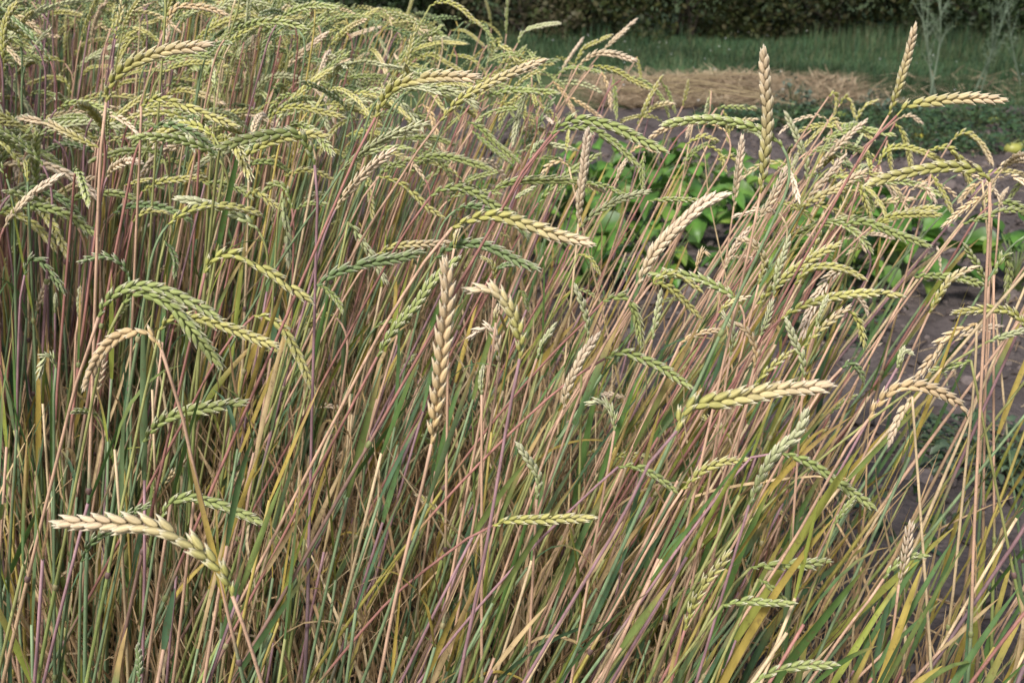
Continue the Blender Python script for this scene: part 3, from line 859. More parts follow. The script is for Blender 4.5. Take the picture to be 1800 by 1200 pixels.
def make_stalk(E, S, ek, skey, r, label, group, roll, toward, split_spk, nleaf, thick=1.0, grow_=1.0):
    root = S[0].copy(); root[2] = 0.0
    pl = thing("wheat_stalk", label, "wheat", root, group)
    mb = MB(); sp_ = stem_into(mb, S, skey, r, 0.0029 * thick, 0.0018 * thick)
    for f in (0.24, sp_):
        node_into(mb, S, f, 0.0030 * thick, r)
    mb.build("stem", M_STEM, pl, origin=root)
    pos, Mx, f, C = spikelets(E, roll, toward, ek, r, grow_=grow_)
    mb = MB()
    c0 = np.array(EARC[ek][0]); c1 = np.array(EARC[ek][1])
    w = np.linspace(0, 1, len(E))[:, None]
    mb.tube(E[:-1], np.linspace(0.00145 * thick, 0.0007, len(E) - 1), 5, ((c0 * (1 - w) + c1 * w) * .9)[:-1])
    if split_spk:
        ear = mb.build("ear", M_EAR, pl, origin=root)
        for i in range(len(pos)):
            o = bpy.data.objects.new("spikelet", SPK_ME[r.randrange(4)])
            COL.objects.link(o)
            o.parent = ear
            M4 = Matrix.Identity(4)
            for a in range(3):
                for b in range(3):
                    M4[a][b] = Mx[i, a, b] * f[i]
                M4[a][3] = pos[i, a] - root[a]
            o.matrix_local = M4
            o.color = (*[float(np.clip(c, 0, 1)) for c in C[i]], 1)
    else:
        tv, tf, tt = SPK[r.randrange(4)]
        CC = C[:, None] * (1 - tt[None, :, None]) + PALE * tt[None, :, None]
        mb.inst(tv, tf, Mx * f[:, None, None], pos, CC)
        mb.build("ear", M_EAR, pl, origin=root)
    for _ in range(nleaf):
        mb = MB(); leaf_into(mb, S, r.uniform(.28, .72), r); mb.build("leaf", M_LEAF, pl, origin=root)
    return pl

order = sorted(range(len(heroes)), key=lambda i: -heroes[i]['spx'])
SPLIT = set(order[:130])
for i, h in enumerate(heroes):
    r = h['r']
    sk = h['opt'].get('stem') or stem_key(h['px'][0][0], r)
    lab = h['lab'] or auto_label(h['E'], h['ek'], sk)
    ro = h['opt'].get('roll', .3) * r.choice([-1, 1])
    make_stalk(h['E'], h['S'], h['ek'], sk, r, lab, "wheat stalks in the stand", ro, CAMP, i in SPLIT, 0 if i < 6 else r.choice([0, 1, 1, 2]), 1.0, {0: 1.14, 1: 1.12, 3: 1.12}.get(i, 1.0))
print("heroes", len(heroes), "split", len(SPLIT))

# ------------------------------------------------------------------ the rest of the stand
BY = [0.8, 1.5, 2.0, 2.6, 3.5, 5.0, 6.3]
BX = [0.68, 0.70, 0.58, 0.18, -0.10, -0.25, -0.30]
def bed_right(y): return np.interp(y, BY, BX)
def bed_left(y): return -(0.47 * y + 0.55)

def lean_deg(px):
    return np.interp(px, [0, 300, 600, 900, 1300, 1700], [7, 13, 20, 25, 23, 15])

def grow(x, y, r, short=False):
    px = 900 + FPX * x / (y + .35)
    z_top = r.uniform(.50, .9) if short else np.clip(r.gauss(1.16 + .09 * min(1, max(0, (y - 2.6) / 1.2)), .085 if y < 2.1 else .10), .88, 1.40)
    ld = R(lean_deg(px) + r.gauss(0, 4))
    yd = R(r.gauss(0, 4))
    d = nrm(np.array([math.tan(ld), math.tan(yd), 1.0]))
    n = 14
    t = np.linspace(0, 1, n)
    H = z_top - 0.05
    bow = r.gauss(0, .03) + .03
    S = np.array([x, y, 0]) + t[:, None] * d * (H / d[2])
    S[:, 0] += bow * (t ** 2 - t * .6) * 1.0
    S[0, 2] = -0.01
    # neck and ear
    az = r.gauss(0, .75) if r.random() < .76 else math.pi + r.gauss(0, .7)
    hdir = np.array([math.cos(az), math.sin(az), 0])
    if short: L = r.uniform(.05, .09)
    else: L = np.clip(r.gauss(.14 if y < 2.5 else .155, .02), .09, .19)
    dr = nrm(S[-1] - S[-2])
    kind = r.random()
    e_end = r.uniform(35, 85) if kind < .16 else (r.uniform(-15, 35) if kind < .62 else r.uniform(-80, -15))
    if kind < .16: hdir = nrm(np.array([d[0], d[1], 0])) 
    e0 = 70.0
    pts = [S[-1]]
    nk, ne = 5, 12
    for i in range(nk + ne):
        f = (i + 1) / (nk + ne)
        e = e0 + (e_end - e0) * (f ** .75)
        tgt = hdir * math.cos(R(e)) + np.array([0, 0, math.sin(R(e))])
        w = min(1, f * 2.2)
        q = nrm(dr * (1 - w) + tgt * w)
        pts.append(pts[-1] + q * (0.07 / nk if i < nk else L / ne))
    pts = np.array(pts)
    S = np.vstack([S, pts[1:nk + 1]])
    return S, pts[nk:], px

hx, hy, hY = [], [], []
for h in heroes:
    if h['Lpx'] < 60: continue
    a, b = proj(h['E'][::2]); hx.append(a); hy.append(b); hY.append(h['E'][::2, 1])
for h in heroes[:20]:
    if h['Y'] < 1.4:          # straws of the nearest ears stay in clear view
        q_ = h['S'][8::1]; a, b_ = proj(q_); hx.append(a); hy.append(b_); hY.append(q_[:, 1])
for h in heroes:
    if h['lab'].startswith(("green ear leaning backward", "long green ear bending", "tan ear snapped over", "tan ear arching like")):
        q_ = h['S'][8::1]; a, b_ = proj(q_); hx.append(a); hy.append(b_); hY.append(q_[:, 1])
hx, hy, hY = map(np.concatenate, (hx, hy, hY))

SILX = [-300, 480, 520, 600, 880, 960, 1130, 1200, 1310, 1500, 1600, 1700, 1800, 2200]
SILY = [-900, -900, 0, 5, 40, 95, 125, 165, 200, 205, 235, 245, 265, 320]
def resample(P, n):
    s = np.concatenate([[0], np.cumsum(np.linalg.norm(np.diff(P, axis=0), axis=1))])
    u = np.linspace(0, s[-1], n)
    return np.stack([np.interp(u, s, P[:, k]) for k in range(3)], 1)
# where the stand is thin and the soil or the vegetables show between the straws
WIN = [(975, 235, 1270, 470, .40), (935, 430, 1120, 640, .45), (1440, 600, 1590, 1000, .35), (1600, 600, 1800, 960, .75), (1420, 900, 1800, 1200, .5)]
def thin(qx, qy, r):
    for x0, y0, x1, y1, keep in WIN:
        if ((qx > x0) & (qx < x1) & (qy > y0) & (qy < y1)).sum() >= 2 and r.random() > keep: return True
    return False
fr = random.Random(77)
plants = []
tries = 0
while tries < 16500 and len(plants) < 3600:
    tries += 1
    extra = tries % 11 == 0
    y = fr.uniform(1.5, 2.5) if extra else fr.uniform(1.2, 4.9)
    # area weighting: wider farther off
    if not extra and fr.random() > (0.47 * y + .55 + bed_right(y)) / 3.6: continue
    x = fr.uniform(.10, .62) if extra else fr.uniform(bed_left(y), bed_right(y))
    S, E, px = grow(x, y, fr, fr.random() < .04)
    ex, ey = proj(E)
    if (ey < np.interp(ex, SILX, SILY)).any(): continue
    if ey.mean() < 5 and y < 4.6 and fr.random() < .85: continue
    if ex.min() > 2000 or ex.max() < -220: continue
    Sr = resample(S, 44)[10:]
    Pa = np.vstack([Sr, E])
    qx, qy = proj(Pa)
    if thin(qx, qy, fr): continue
    if y < 1.75 and (ey.mean() > 540 or ex.min() < 120): continue
    if y < 2.0 and ((ex > 795) & (ex < 990) & (ey > 440) & (ey < 640)).any(): continue
    mk = (hx > qx.min() - 18) & (hx < qx.max() + 18) & (hY > y - .6)
    if mk.any():
        ax, ay, aY = hx[mk], hy[mk], hY[mk]
        d2 = (qx[:, None] - ax[None]) ** 2 + (qy[:, None] - ay[None]) ** 2
        near = (Pa[:, 1][:, None] < aY[None] - .01)
        lim = np.where(np.arange(len(Pa)) >= len(Sr), 16.0 if y < 2.8 else 12.0, 8.0 if y < 2.8 else 5.0)[:, None] ** 2
        if ((d2 < lim) & near).sum() > (0 if y < 2.1 else 3): continue
    plants.append((S, E, px, y))
print("fill plants", len(plants), "of", tries)

def ear_key(px, r, y=2):
    if y > 3: return r.choice("GGGGGgggWBBBY")
    if px > 1000: return r.choice("PPPTYYggGGW")
    return r.choice("GGGGggggWYYTPB") if px > 500 else r.choice("GGGGGggggWWYPB")

plants.sort(key=lambda p: p[3])
def in_view(E):
    x, y = proj(E[len(E) // 2]); return 0 < x < 1800 and 0 < y < 1200
N_IND = 300 - len(heroes)
ind = 0
mass_stem, mass_ear, mass_leaf = MB(), MB(), MB()
for S, E, px, y in plants:
    ek = ear_key(px, fr, y); sk = stem_key(px, fr)
    roll = fr.uniform(-.8, .8)
    if ind < N_IND and in_view(E):
        ind += 1
        make_stalk(E, S, ek, sk, fr, auto_label(E, ek, sk), "wheat stalks in the stand", roll, CAMP + np.array([fr.uniform(-.6, .6), 0, 0]), False, fr.choice([1, 1, 2]))
        continue
    far = y > 3.2
    stem_into(mass_stem, S[::2] if y > 2.4 else S, sk, fr, 0.0029, 0.0018, 4 if far else 5)
    pos, Mx, f, C = spikelets(E, roll, CAMP + np.array([fr.uniform(-1, 1), 0, 0]), ek, fr)
    tv, tf, tt = DIA if y > 3.3 else LOW
    CC = C[:, None] * (1 - tt[None, :, None]) + PALE * tt[None, :, None]
    mass_ear.inst(tv, tf, Mx * (f * (1.12 if far else 1.0))[:, None, None], pos, CC)
    for _ in range(fr.choice([0, 1, 1, 2]) if y < 3 else 1):
        leaf_into(mass_leaf, S, fr.uniform(.2, .6), fr, 6)

# lower tillers without ears and leaf sheaths that fill the stand between the straws
tr = random.Random(5)
k = 0
while k < 1250:
    y = tr.uniform(1.15, 4.2) if k % 3 else tr.uniform(1.2, 2.1)
    if tr.random() > (0.47 * y + .55 + bed_right(y)) / 3.4: continue
    x = tr.uniform(bed_left(y), bed_right(y))
    px = 900 + FPX * x / (y + .35)
    ld = R(lean_deg(px) + tr.gauss(0, 4)); yd = R(tr.gauss(0, 4))
    d = nrm(np.array([math.tan(ld), math.tan(yd), 1.0]))
    H = tr.uniform(.30, .88)
    S = np.array([x, y, 0]) + np.linspace(0, 1, 7)[:, None] * d * H
    S[:, 0] += tr.gauss(0, .03) * np.linspace(0, 1, 7) ** 2
    if y < 2.6:
        Sq = resample(S, 24); qx, qy = proj(Sq)
        d2 = (qx[:, None] - hx[None]) ** 2 + (qy[:, None] - hy[None]) ** 2
        if ((d2 < 100) & (Sq[:, 1][:, None] < hY[None])).any() or thin(qx, qy, tr): continue
    key = tr.choice("bbbboooykksp") if px < 800 else tr.choice("kkksspprryob")
    stem_into(mass_stem, S, key, tr, 0.0031, 0.0022, 5)
    for _ in range(1):
        leaf_into(mass_leaf, S, 1.0 if _ == 0 else tr.uniform(.5, .9), tr, 6)
    k += 1
for k in range(240):
    y = tr.uniform(1.25, 2.5); x = tr.uniform(.05, .98 - .1 * (y - 1.2))
    ld = R(tr.gauss(17, 6)); d = nrm(np.array([math.tan(ld), math.tan(R(tr.gauss(0, 7))), 1.0]))
    H = tr.uniform(.25, .62)
    S = np.array([x, y, 0]) + np.linspace(0, 1, 6)[:, None] * d * H
    qx, qy = proj(np.vstack([resample(S, 8), S[-1:] + d * .12, S[-1:] + d * .2]))
    if thin(qx, qy, tr): continue
    stem_into(mass_stem, S, tr.choice("byoyokp"), tr, 0.0027, 0.002, 4)
    Q = leaf_curve(S[-1], d + np.array([tr.gauss(0, .12), tr.gauss(0, .12), 0]), tr.uniform(.16, .34), tr.choice([.02, .05, .08, .2]), tr.uniform(-1, 1), tr)
    t = np.linspace(0, 1, len(Q))
    c = np.array(tr.choice(LEAFC[:5] + [(.26, .27, .06)])) * tr.uniform(.85, 1.2); tip = np.array([.45, .36, .10])
    w = np.clip((t - tr.uniform(.3, .9)) / .3, 0, 1)[:, None]
    az = tr.gauss(-1.5, .9)
    mass_leaf.ribbon(Q, tr.uniform(.007, .0125) * np.interp(t, [0, .12, .5, .85, 1], [.6, .95, 1, .7, .1]), np.array([math.cos(az), math.sin(az), .1]), c * (1 - w) + tip * w, tr.uniform(.05, .2))
tag(mass_stem.build("wheat_straws", M_STEM), "countless thin pink, green and straw-coloured stems filling the wheat stand", "wheat", kind="stuff")
tag(mass_ear.build("wheat_ears", M_EAR), "mass of small nodding wheat ears crowding the back of the stand", "wheat", kind="stuff")
tag(mass_leaf.build("wheat_leaves", M_LEAF), "narrow green, yellow and withered wheat leaves between the straws", "wheat leaves", kind="stuff")

# dead straw lying and tangled under the stand
dr_ = random.Random(9)
mb = MB()
k = 0
while k < 8500:
    y = dr_.uniform(1.5, 3.8)
    x = dr_.uniform(bed_left(y), bed_right(y) + .12)
    if x > 0.1 and dr_.random() < .45: continue
    k += 1
    z = abs(dr_.gauss(0, .20)) + .01
    az = dr_.uniform(0, 2 * math.pi); el = dr_.gauss(.35, .55) if k % 4 == 0 else dr_.gauss(1.3, .2)
    d = np.array([math.cos(az) * math.cos(el), math.sin(az) * math.cos(el), math.sin(el)])
    L = dr_.uniform(.08, .30) if k % 4 == 0 else dr_.uniform(.2, .5)
    pts = [np.array([x, y, z])]
    for i in range(5):
        d = nrm(d + np.array([dr_.gauss(0, .12), dr_.gauss(0, .12), -.10 if k % 4 == 0 else -.02]))
        q = pts[-1] + d * L / 5
        q[2] = max(q[2], .01)
        pts.append(q)
    c = np.array(dr_.choice([(0.46, 0.32, 0.18), (0.50, 0.37, 0.21), (0.40, 0.27, 0.15), (0.54, 0.42, 0.26), (0.34, 0.22, 0.12)])) * dr_.uniform(.8, 1.15)
    w = dr_.uniform(.003, .006)
    mb.ribbon(np.array(pts), w * np.array([.7, 1, 1, .9, .6, .15]), np.array([dr_.gauss(0, .5), dr_.gauss(0, .5), 1.0]), c, .2)
for k in range(700):
    x = dr_.uniform(.2, 3.2); y = dr_.uniform(2.2, 8.2); az = dr_.uniform(0, 6.28); L = dr_.uniform(.03, .16)
    z = float(soil_h(np.array([x]), np.array([y]))[0]) + .006
    d = np.array([math.cos(az), math.sin(az), dr_.gauss(.05, .1)])
    p = np.array([x, y, z])
    mb.ribbon(np.array([p, p + d * L * .5 + np.array([0, 0, .008]), p + d * L]), np.array([.004, .006, .002]), np.array([0, 0, 1.0]), np.array(dr_.choice([(.34, .25, .15), (.26, .18, .11), (.42, .32, .2)])), .15)
tag(mb.build("dry_straw", M_STRAW), "tangle of dead brown straw and withered leaves on the ground", "straw", kind="stuff")

# ------------------------------------------------------------------ soil clods
cr = np.random.default_rng(3)
phi = (1 + 5 ** .5) / 2
ico = nrm(np.array([(-1, phi, 0), (1, phi, 0), (-1, -phi, 0), (1, -phi, 0), (0, -1, phi), (0, 1, phi), (0, -1, -phi), (0, 1, -phi), (phi, 0, -1), (phi, 0, 1), (-phi, 0, -1), (-phi, 0, 1)]))
icf = np.array([(0, 11, 5), (0, 5, 1), (0, 1, 7), (0, 7, 10), (0, 10, 11), (1, 5, 9), (5, 11, 4), (11, 10, 2), (10, 7, 6), (7, 1, 8), (3, 9, 4), (3, 4, 2), (3, 2, 6), (3, 6, 8), (3, 8, 9), (4, 9, 5), (2, 4, 11), (6, 2, 10), (8, 6, 7), (9, 8, 1)])
n = 9000
px_ = cr.uniform(-.4, 4.6, n); py_ = cr.uniform(1.7, 9.0, n)
sz = cr.lognormal(-4.5, .6, n).clip(.004, .05)
pos = np.stack([px_, py_, soil_h(px_, py_) + sz * .2], 1)
Mx = cr.normal(0, .32, (n, 3, 3)) + np.eye(3)
Mx *= sz[:, None, None]
Mx[:, 2] *= .7
c = np.array([.105, .086, .081]) * cr.uniform(.6, 1.5, (n, 1))
mb = MB(); mb.inst(ico, icf, Mx, pos, c)
tag(mb.build("soil_clods", M_CLOD, smooth=False), "loose crumbs and clods of grey-brown soil", "soil", kind="stuff")

# ------------------------------------------------------------------ leafy vegetables behind the stand
def leaf_mesh(name, ln, wd, cup, col, mat, seed):
    r = random.Random(seed)
    nu, nv = 7, 5
    V = []
    for i in range(nu):
        t = i / (nu - 1)
        w = wd * math.sin(math.pi * (t ** .75) * .97 + .03) ** .8
        for j in range(nv):
            s_ = (j / (nv - 1) - .5) * 2
            V.append((s_ * w * .5, t * ln, cup * (s_ * s_) * w + .18 * ln * math.sin(t * 2.2) - .30 * ln * t * t + r.gauss(0, .012) * ln))
    F = []
    for i in range(nu - 1):
        for j in range(nv - 1):
            a, b, c_, d = i * nv + j, i * nv + j + 1, (i + 1) * nv + j + 1, (i + 1) * nv + j
            F += [(a, b, c_), (a, c_, d)]
    C = np.tile(np.array(col), (len(V), 1))
    C.reshape(nu, nv, 3)[:, nv // 2] = np.array(col) * 1.5
    mb = MB(); mb.add(V, F, C)
    return mb.mesh(name, mat)

VL = [leaf_mesh("leaf", .13 * s, .105 * s, .25, c, M_VEG, i) for i, (s, c) in enumerate(
    [(1, (.08, .18, .03)), (.85, (.10, .22, .036)), (1.15, (.065, .145, .025)), (.7, (.15, .26, .042)), (1.0, (.105, .20, .038)), (.9, (.17, .25, .045))])]
vr = random.Random(21)
veg_spots = []
for row, yy in enumerate((4.75, 5.35, 5.95, 6.55)):
    for cidx in range(8):
        xx = -.05 + cidx * .36 + (row % 2) * .18 + vr.uniform(-.08, .08)
        if xx > (2.3, 2.1, 1.6, 1.3)[row]: continue
        veg_spots.append((xx, yy + vr.uniform(-.12, .12), row, cidx))
ORD = ["first", "second", "third", "fourth", "fifth", "sixth", "seventh", "eighth", "ninth", "tenth", "eleventh"]
for i, (x, y, row, cidx) in enumerate(veg_spots):
    hgt = vr.uniform(.26, .40)
    a, b = proj(np.array([x, y, hgt * .7]))
    t = thing("leafy_vegetable", "bright green leafy vegetable, %s from the wheat in the %s row" % (ORD[cidx], ["nearest", "second", "third", "farthest"][row]), "vegetable", (x, y, 0), "row of leafy vegetables")
    mb = MB()
    for q in range(vr.randint(20, 27)):
        az = q * 2.4 + vr.uniform(-.3, .3)
        rad = vr.uniform(.03, .20); zz = hgt * vr.uniform(.35, 1.0) * (1 - rad * 1.2)
        p = np.array([math.cos(az) * rad, math.sin(az) * rad, zz])
        mb.tube(spline([np.array([0, 0, 0]), p * np.array([.35, .35, .6]), p], 5), .0035, 4, np.array([.16, .22, .07]))
        o = link("leaf", VL[vr.randrange(6)], t)
        o.location = p
        o.rotation_euler = (vr.uniform(-.7, .45), vr.uniform(-.4, .4), az - math.pi / 2)
        s_ = vr.uniform(.75, 1.25); o.scale = (s_, s_, s_)
    mb.build("stem", M_VEG, t)

# ------------------------------------------------------------------ low weeds and squash on the far bed
SL = [leaf_mesh("leaf", .075, .05, .2, c, M_VEG, 40 + i) for i, c in enumerate([(.045, .09, .03), (.06, .11, .045), (.075, .12, .06)])]
def weed(x, y, rad, hgt, nl, label, group, cols, size=1.0, name="low_weed"):
    t = thing(name, label, "weed", (x, y, 0), group)
    mb = MB(); st = MB()
    for q in range(nl):
        az = vr.uniform(0, 6.283); rr = rad * math.sqrt(vr.random()); zz = hgt * vr.uniform(.1, 1) * (1 - .5 * rr / rad)
        p = np.array([math.cos(az) * rr, math.sin(az) * rr, zz])
        if q % 5 == 0:
            st.tube(spline([np.array([0, 0, 0.]), p * .55 + np.array([0, 0, .02]), p], 5), .003, 3, np.array([.12, .15, .06]))
        d = nrm(np.array([math.cos(az) + vr.gauss(0, .7), math.sin(az) + vr.gauss(0, .7), vr.uniform(-.2, .8)]))
        L = vr.uniform(.04, .09) * size
        c = np.array(vr.choice(cols)) * vr.uniform(.75, 1.25)
        P = np.array([p, p + d * L * .35, p + d * L * .75 - np.array([0, 0, .006]), p + d * L - np.array([0, 0, .018])])
        mb.ribbon(P, L * np.array([.08, .5, .42, .05]), np.array([vr.gauss(0, .3), vr.gauss(0, .3), 1.0]), c, .15)
    mb.build("foliage", M_VEG, t); st.build("stem", M_VEG, t)
    return t
DG = [(.045, .085, .030), (.06, .11, .04), (.075, .12, .055), (.05, .10, .05)]
GG = [(.09, .13, .075), (.11, .155, .09), (.075, .12, .06)]
for band in range(4):
    for c_i in range(11):
        x = 1.5 + c_i * .42 + band * .12 + vr.uniform(-.12, .12); y = 7.9 + band * .5 + vr.uniform(-.15, .15)
        if x < 2.3 and band < 2: continue
        weed(x, y, vr.uniform(.2, .4), vr.uniform(.10, .26), 230, "low dark green weed on the far bed, %s clump of the %s strip" % (ORD[c_i], ["nearest", "second", "third", "farthest"][band]), "low weeds on the far bed", DG, .7)
p = at(1745, 830, 3.05); weed(p[0], p[1], .24, .15, 420, "grey-green leafy weed on soil beside the last wheat straws", None, GG, .55)
p = at(1450, 560, 4.2); weed(p[0], p[1], .22, .18, 120, "small dark weed on the bare soil before the vegetables", None, DG, .8)
p = at(1560, 900, 2.7); weed(p[0], p[1], .2, .08, 60, "sparse creeping weed on soil glimpsed between wheat straws", None, DG, .6)
p = at(1490, 560, 4.6); weed(p[0], p[1], .2, .22, 120, "upright dark green weed at the near end of the vegetables", None, DG, .9)
for nm, (a, b, Y, hh) in {"thin bluish feathery weed standing before the straw mulch": (1395, 190, 9.4, .42), "hazy grey-green weed to the side of the branching weed": (1530, 195, 9.3, .3)}.items():
    p = at(a, b, Y); weed(p[0], p[1], .14, hh, 150, nm, None, [(.12, .17, .13), (.10, .15, .10)], .7, "feathery_weed")

def squash(px, py, Y, rad, col, label):
    Y = CAM_H / math.tan(ang(py + 8)); p = at(px, py + 8, Y)
    z0 = float(soil_h(np.array([p[0]]), np.array([p[1]]))[0]) if Y < 9.8 else 0.0
    t = thing("squash", label, "squash", (p[0], p[1], z0), None)
    nu, nv = 16, 9
    V, F = [], []
    for i in range(nv):
        th = math.pi * i / (nv - 1)
        for j in range(nu):
            a = 2 * math.pi * j / nu
            rr = rad * (math.sin(th) ** .85) * (1 + .06 * math.cos(a * 8))
            V.append((rr * math.cos(a) * 1.25, rr * math.sin(a), rad * .82 * (1 - math.cos(th))))
    for i in range(nv - 1):
        for j in range(nu):
            a, b, c_, d = i * nu + j, i * nu + (j + 1) % nu, (i + 1) * nu + (j + 1) % nu, (i + 1) * nu + j
            F += [(a, b, c_), (a, c_, d)]
    mb = MB(); mb.add(V, F, np.array(col)); o = mb.build("fruit", M_FRUIT, t)
    mb = MB(); mb.tube(spline([(0, 0, rad * 1.58), (.01, 0, rad * 1.85), (.035, .01, rad * 2.0)], 5), [.012, .009, .008, .008, .009], 6, np.array([.16, .18, .07])); mb.build("stalk", M_VEG, t)
YG = (.30, .30, .07)
squash(1613, 240, 8.0, .040, (.40, .36, .06), "small yellow squash half hidden by dark weeds")
squash(1778, 275, 7.2, .048, YG, "largest yellow-green squash on the soil at the picture's edge")
squash(1797, 262, 7.5, .04, (.26, .29, .08), "green-yellow squash touching the largest one")
squash(1440, 214, 8.6, .038, (.28, .30, .10), "pale yellow squash behind the hooked wheat ears")
squash(1477, 206, 8.9, .036, (.35, .42, .10), "pale green squash next to the hooked wheat ears")
squash(1745, 214, 8.7, .036, (.40, .44, .12), "small squash low among weeds behind the level ear")

# ------------------------------------------------------------------ tall pale branching weed
def tall_weed(px, py, Y, hgt, label, col, stems, seed):
    r = random.Random(seed)
    p = at(px, py, Y)
    t = thing("branching_weed", label, "weed", (p[0], p[1], 0))
    for k_ in range(stems):
        top = np.array([r.uniform(-.28, .28), r.uniform(-.12, .12), hgt * r.uniform(.85, 1.15)])
        bs = np.array([r.uniform(-.05, .05), r.uniform(-.03, .03), 0])
        P = spline([bs, bs + (top - bs) * .5 + np.array([r.uniform(-.05, .05), 0, .03]), top], 12)
        mb = MB(); mb.tube(P, np.linspace(.010, .0035, 12), 6, np.array(col) * r.uniform(.9, 1.1)); s0 = mb.build("stem", M_BARK2, t)
        fo = MB()
        for q in range(9):
            k2 = r.randint(3, 11); az = r.uniform(0, 6.283); L = r.uniform(.10, .32)
            Q = leaf_curve(P[k2], np.array([math.cos(az) * .7, math.sin(az) * .5, 1.2]), L, .12, az, r, 7)
            mb = MB(); mb.tube(Q, np.linspace(.005, .0018, 7), 5, np.array(col)); mb.build("branch", M_BARK2, s0)
            for w in range(16):
                b_ = Q[r.randint(2, 6)]; d = nrm(np.array([r.gauss(0, 1), r.gauss(0, 1), r.uniform(-.2, 1)]))
                LL = r.uniform(.02, .06)
                fo.ribbon(np.array([b_, b_ + d * LL * .5, b_ + d * LL]), np.array([.002, .006, .001]), np.array([0, -1, .3]), np.array([.09, .13, .07]) * r.uniform(.8, 1.2), .1)
        fo.build("foliage", M_VEG, t)
M_BARK2 = plant_mat("weed_stem", .6, .3, 0, 30, (1, 1, .2), .2)
tall_weed(1640, 168, 10.6, 1.05, "tall pale grey-green weed with forking bare stems before the hedge", (.17, .215, .15), 3, 3)
tall_weed(1716, 165, 10.8, .7, "shorter dull forked weed beside the tall pale one", (.10, .135, .09), 2, 5)
tall_weed(1788, 150, 11.5, .8, "thin forked weed at the far picture edge before the hedge", (.09, .12, .08), 1, 8)

# ------------------------------------------------------------------ straw mulch, grass, flowers
mb = MB()
for q in range(5200):
    x = vr.uniform(.7, 3.3) if q % 12 else vr.uniform(3.6, 7); y = vr.uniform(9.9, 11.9)
    z = max(.02, float(mulch_h(np.array([x]), np.array([y]))[0])) + vr.uniform(.0, .03)
    az = vr.uniform(0, 6.283); L = vr.uniform(.12, .4)
    d = np.array([math.cos(az), math.sin(az), vr.uniform(-.1, .25)])
    c = np.array(vr.choice([(.40, .30, .19), (.33, .245, .155), (.24, .175, .11), (.48, .38, .25)])) * vr.uniform(.75, 1.15)
    P = np.array([(x, y, z), *(np.array([x, y, z]) + d * L * f_ for f_ in (.5, 1.0))]); P[:, 2] = np.maximum(P[:, 2], .0)
    mb.ribbon(P, np.array([.008, .010, .005]), np.array([0, 0, 1.0]), c, .1)
for q in range(26):     # long dry stalks lying off the heap
    p = at(vr.uniform(1090, 1230), vr.uniform(135, 165), 9.6)
    dv = np.array([vr.uniform(.3, 1.0), vr.gauss(0, .35), vr.uniform(-.12, .06)]) * vr.choice([-1, 1, 1])
    P = spline([p, p + dv * .5 + np.array([0, 0, vr.uniform(0, .05)]), p + dv], 8); P[:, 2] = np.maximum(P[:, 2], .03)
    mb.tube(P, .003, 4, np.array([.46, .36, .21]) * vr.uniform(.7, 1.1))
tag(mb.build("mulch_straw", M_STRAW), "loose tan straw spread over the far bed", "straw", kind="stuff")

g = np.random.default_rng(8)
def blades(n, x0, x1, y0, y1, h0, h1, cols, wd, dens=None):
    x = g.uniform(x0, x1, n); y = g.uniform(y0, y1, n)
    if dens is not None:
        k_ = g.random(n) < dens(x, y); x, y = x[k_], y[k_]; 
    n = len(x)
    h = g.uniform(h0, h1, n) * (.6 + .8 * vnoise(x, y, .8, 31))
    az = g.uniform(0, 6.283, n); ln = g.normal(0, .35, n)
    dx, dy = np.cos(az), np.sin(az)
    b = np.stack([x, y, np.full(n, -.03)], 1)
    m = b + np.stack([dx * ln * h * .35, dy * ln * h * .35, h * .6], 1)
    t = b + np.stack([dx * ln * h, dy * ln * h, h], 1)
    sx = np.stack([-dy, dx, np.zeros(n)], 1) * wd
    V = np.stack([b - sx, b + sx, m + sx * .8, m - sx * .8, t], 1).reshape(-1, 3)
    o = (np.arange(n) * 5)[:, None, None]
    F = (np.array([(0, 1, 2), (0, 2, 3), (3, 2, 4)])[None] + o).reshape(-1, 3)
    C = np.array(cols)[g.integers(0, len(cols), n)] * g.uniform(.7, 1.25, (n, 1)) * (.65 + .7 * vnoise(x, y, 1.1, 71))[:, None]
    return V, F, np.repeat(C, 5, 0)
GC = [(.052, .105, .050), (.062, .125, .055), (.082, .13, .060), (.048, .090, .048), (.11, .135, .065)]
mb = MB()
mb.add(*blades(62000, -9, 11.5, 12.2, 16.6, .03, .11, GC, .0045))
mb.add(*blades(22000, -9, 11.5, 13.6, 17.0, .08, .30, GC + [(.13, .13, .07)], .004, lambda x, y: np.clip((vnoise(x, y, .6, 44) - .3) * 2, 0, 1)))
mb.add(*blades(34000, .5, 10, 9.2, 12.8, .03, .12, GC, .005, lambda x, y: np.clip((vnoise(x, y, .7, 12) - .25) * 4, 0, .95) * np.clip((x - 1.9) / 1.2, .35, 1)))
tag(mb.build("grass", M_GRASS), "bluish green rough grass between the straw bed and the hedge", "grass", kind="stuff")
n = 130
x = g.uniform(-3, 9, n); y = g.uniform(9.6, 16.5, n)
pos = np.stack([x, y, g.uniform(.04, .14, n)], 1)
mb = MB(); mb.inst(ico * np.array([1, 1, .4]), icf, np.eye(3)[None] * g.uniform(.006, .013, n)[:, None, None], pos, np.tile(np.array([.62, .64, .62]), (n, 1)))
tag(mb.build("white_flowers", M_STRAW), "tiny white flower heads dotted through the far grass", "flowers", kind="stuff")

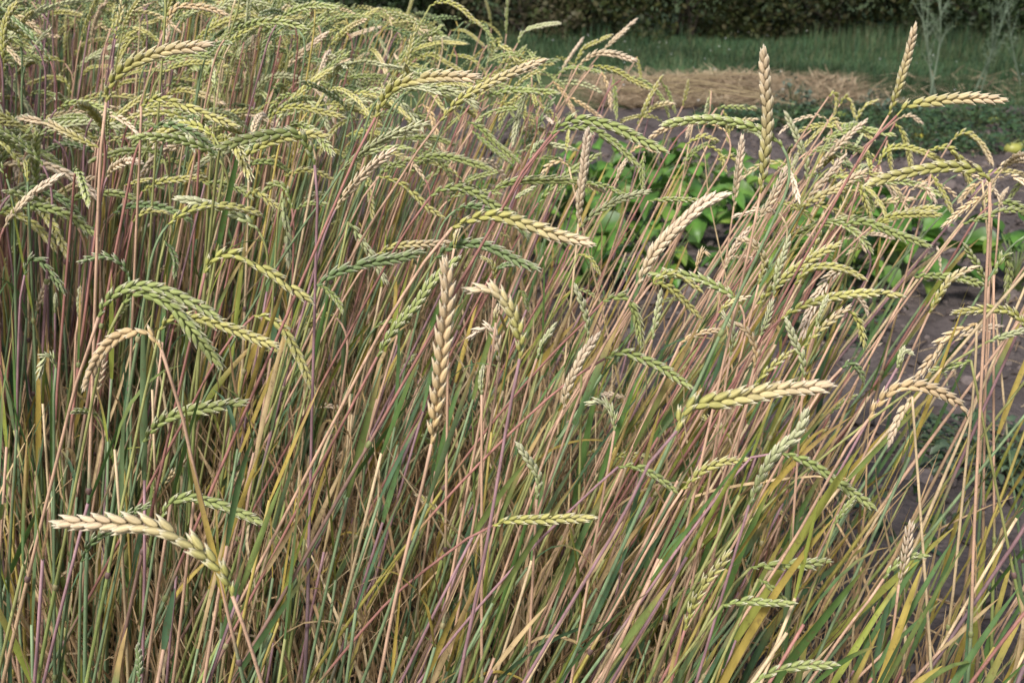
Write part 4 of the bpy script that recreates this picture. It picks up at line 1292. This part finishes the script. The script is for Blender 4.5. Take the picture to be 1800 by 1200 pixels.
# ------------------------------------------------------------------ hedge shrubs
def shrub(x, y, rx, ry, h, cols, label, seed, n=8500):
    q = np.random.default_rng(seed)
    t = thing("hedge_shrub", label, "shrub", (x, y, 0), "shrubs of the hedge")
    # clump centres through the crown, leaves round each clump
    nc = 130
    cz = q.random(nc) ** 1.25 * h
    ang_ = q.uniform(0, 6.283, nc); rr = np.sqrt(q.random(nc))
    prof = np.interp(cz / h, [0, .25, .7, 1], [.86, 1, .85, .35])
    cc = np.stack([np.cos(ang_) * rr * rx * prof, np.sin(ang_) * rr * ry * prof, cz], 1)
    tone = q.uniform(.55, 1.35, nc)
    k_ = q.integers(0, nc, n)
    P = cc[k_] + q.normal(0, .17, (n, 3)) * np.array([1.1, 1, .8]); P[:, 2] = np.maximum(P[:, 2], .03)
    a = nrm(q.normal(0, 1, (n, 3)) + np.array([0, -.3, -.2])); b = nrm(np.cross(a, q.normal(0, 1, (n, 3)) + np.array([0, 0, .8])))
    s_ = q.uniform(.03, .062, (n, 1))
    V = np.stack([P, P + a * s_ * .9 + b * s_ * .55, P + a * s_ * 2, P + a * s_ * .9 - b * s_ * .55], 1).reshape(-1, 3)
    o = (np.arange(n) * 4)[:, None, None]
    F = (np.array([(0, 1, 2), (0, 2, 3)])[None] + o).reshape(-1, 3)
    C = np.array(cols)[q.integers(0, len(cols), n)] * tone[k_][:, None]
    mb = MB(); mb.add(V, F, np.repeat(C * np.array([.66, .72, .66]), 4, 0)); mb.build("crown", M_SHRUB, t, smooth=False)
    mb = MB()
    for k2 in range(7):
        e = cc[q.integers(0, nc)] * np.array([.8, .8, 1])
        mb.tube(spline([np.array([q.normal(0, .12), q.normal(0, .1), 0]), e * np.array([.4, .4, .5]), e], 7), np.linspace(.022, .006, 7), 6, np.array([.06, .05, .04]))
    mb.build("trunk", M_BARK, t)
DK = [(.028, .045, .016), (.035, .055, .018), (.045, .06, .02)]
OL = [(.058, .066, .022), (.074, .074, .024), (.046, .058, .019), (.085, .070, .032)]
BR = [(.12, .095, .06), (.10, .085, .045), (.07, .08, .03)]
LG = [(.05, .11, .025), (.06, .13, .03), (.04, .08, .02)]
rows = [(-7.6, DK, "dark shrub of the hedge behind the densest wheat"), (-4.8, DK, "deep green hedge shrub above the wheat's far tops"), (-2.2, DK, "darkest hedge shrub, where the wheat meets the grass"),
        (.2, BR, "brownish hedge shrub with dead twigs behind the grass"), (2.4, OL, "olive yellow-leaved hedge shrub above the grass, next to a brownish one"), (4.7, OL, "olive hedge shrub directly behind the straw bed"),
        (6.9, DK, "dark green hedge shrub behind the tall pale weed"), (9.2, LG, "brightest green hedge shrub at the end of the hedge"), (11.5, DK, "dark hedge shrub past the end of the straw bed")]
for i, (x, c, l) in enumerate(rows):
    shrub(x, 16.9 + (i % 2) * .5, 1.75, 1.3, 2.6 + (i * 37 % 5) * .15, c, l, 100 + i)
for i, x in enumerate((-6, -2.5, 1.0, 4.5, 8.0, 11.0)):
    shrub(x, 18.9, 2.3, 1.2, 3.6, DK, "tall dark shrub in the rear hedge row, " + ["behind the densest wheat", "behind the wheat's far tops", "behind the brownish shrub", "behind the olive shrubs", "behind the tall pale weed", "at the end of the hedge"][i], 200 + i, 7000)
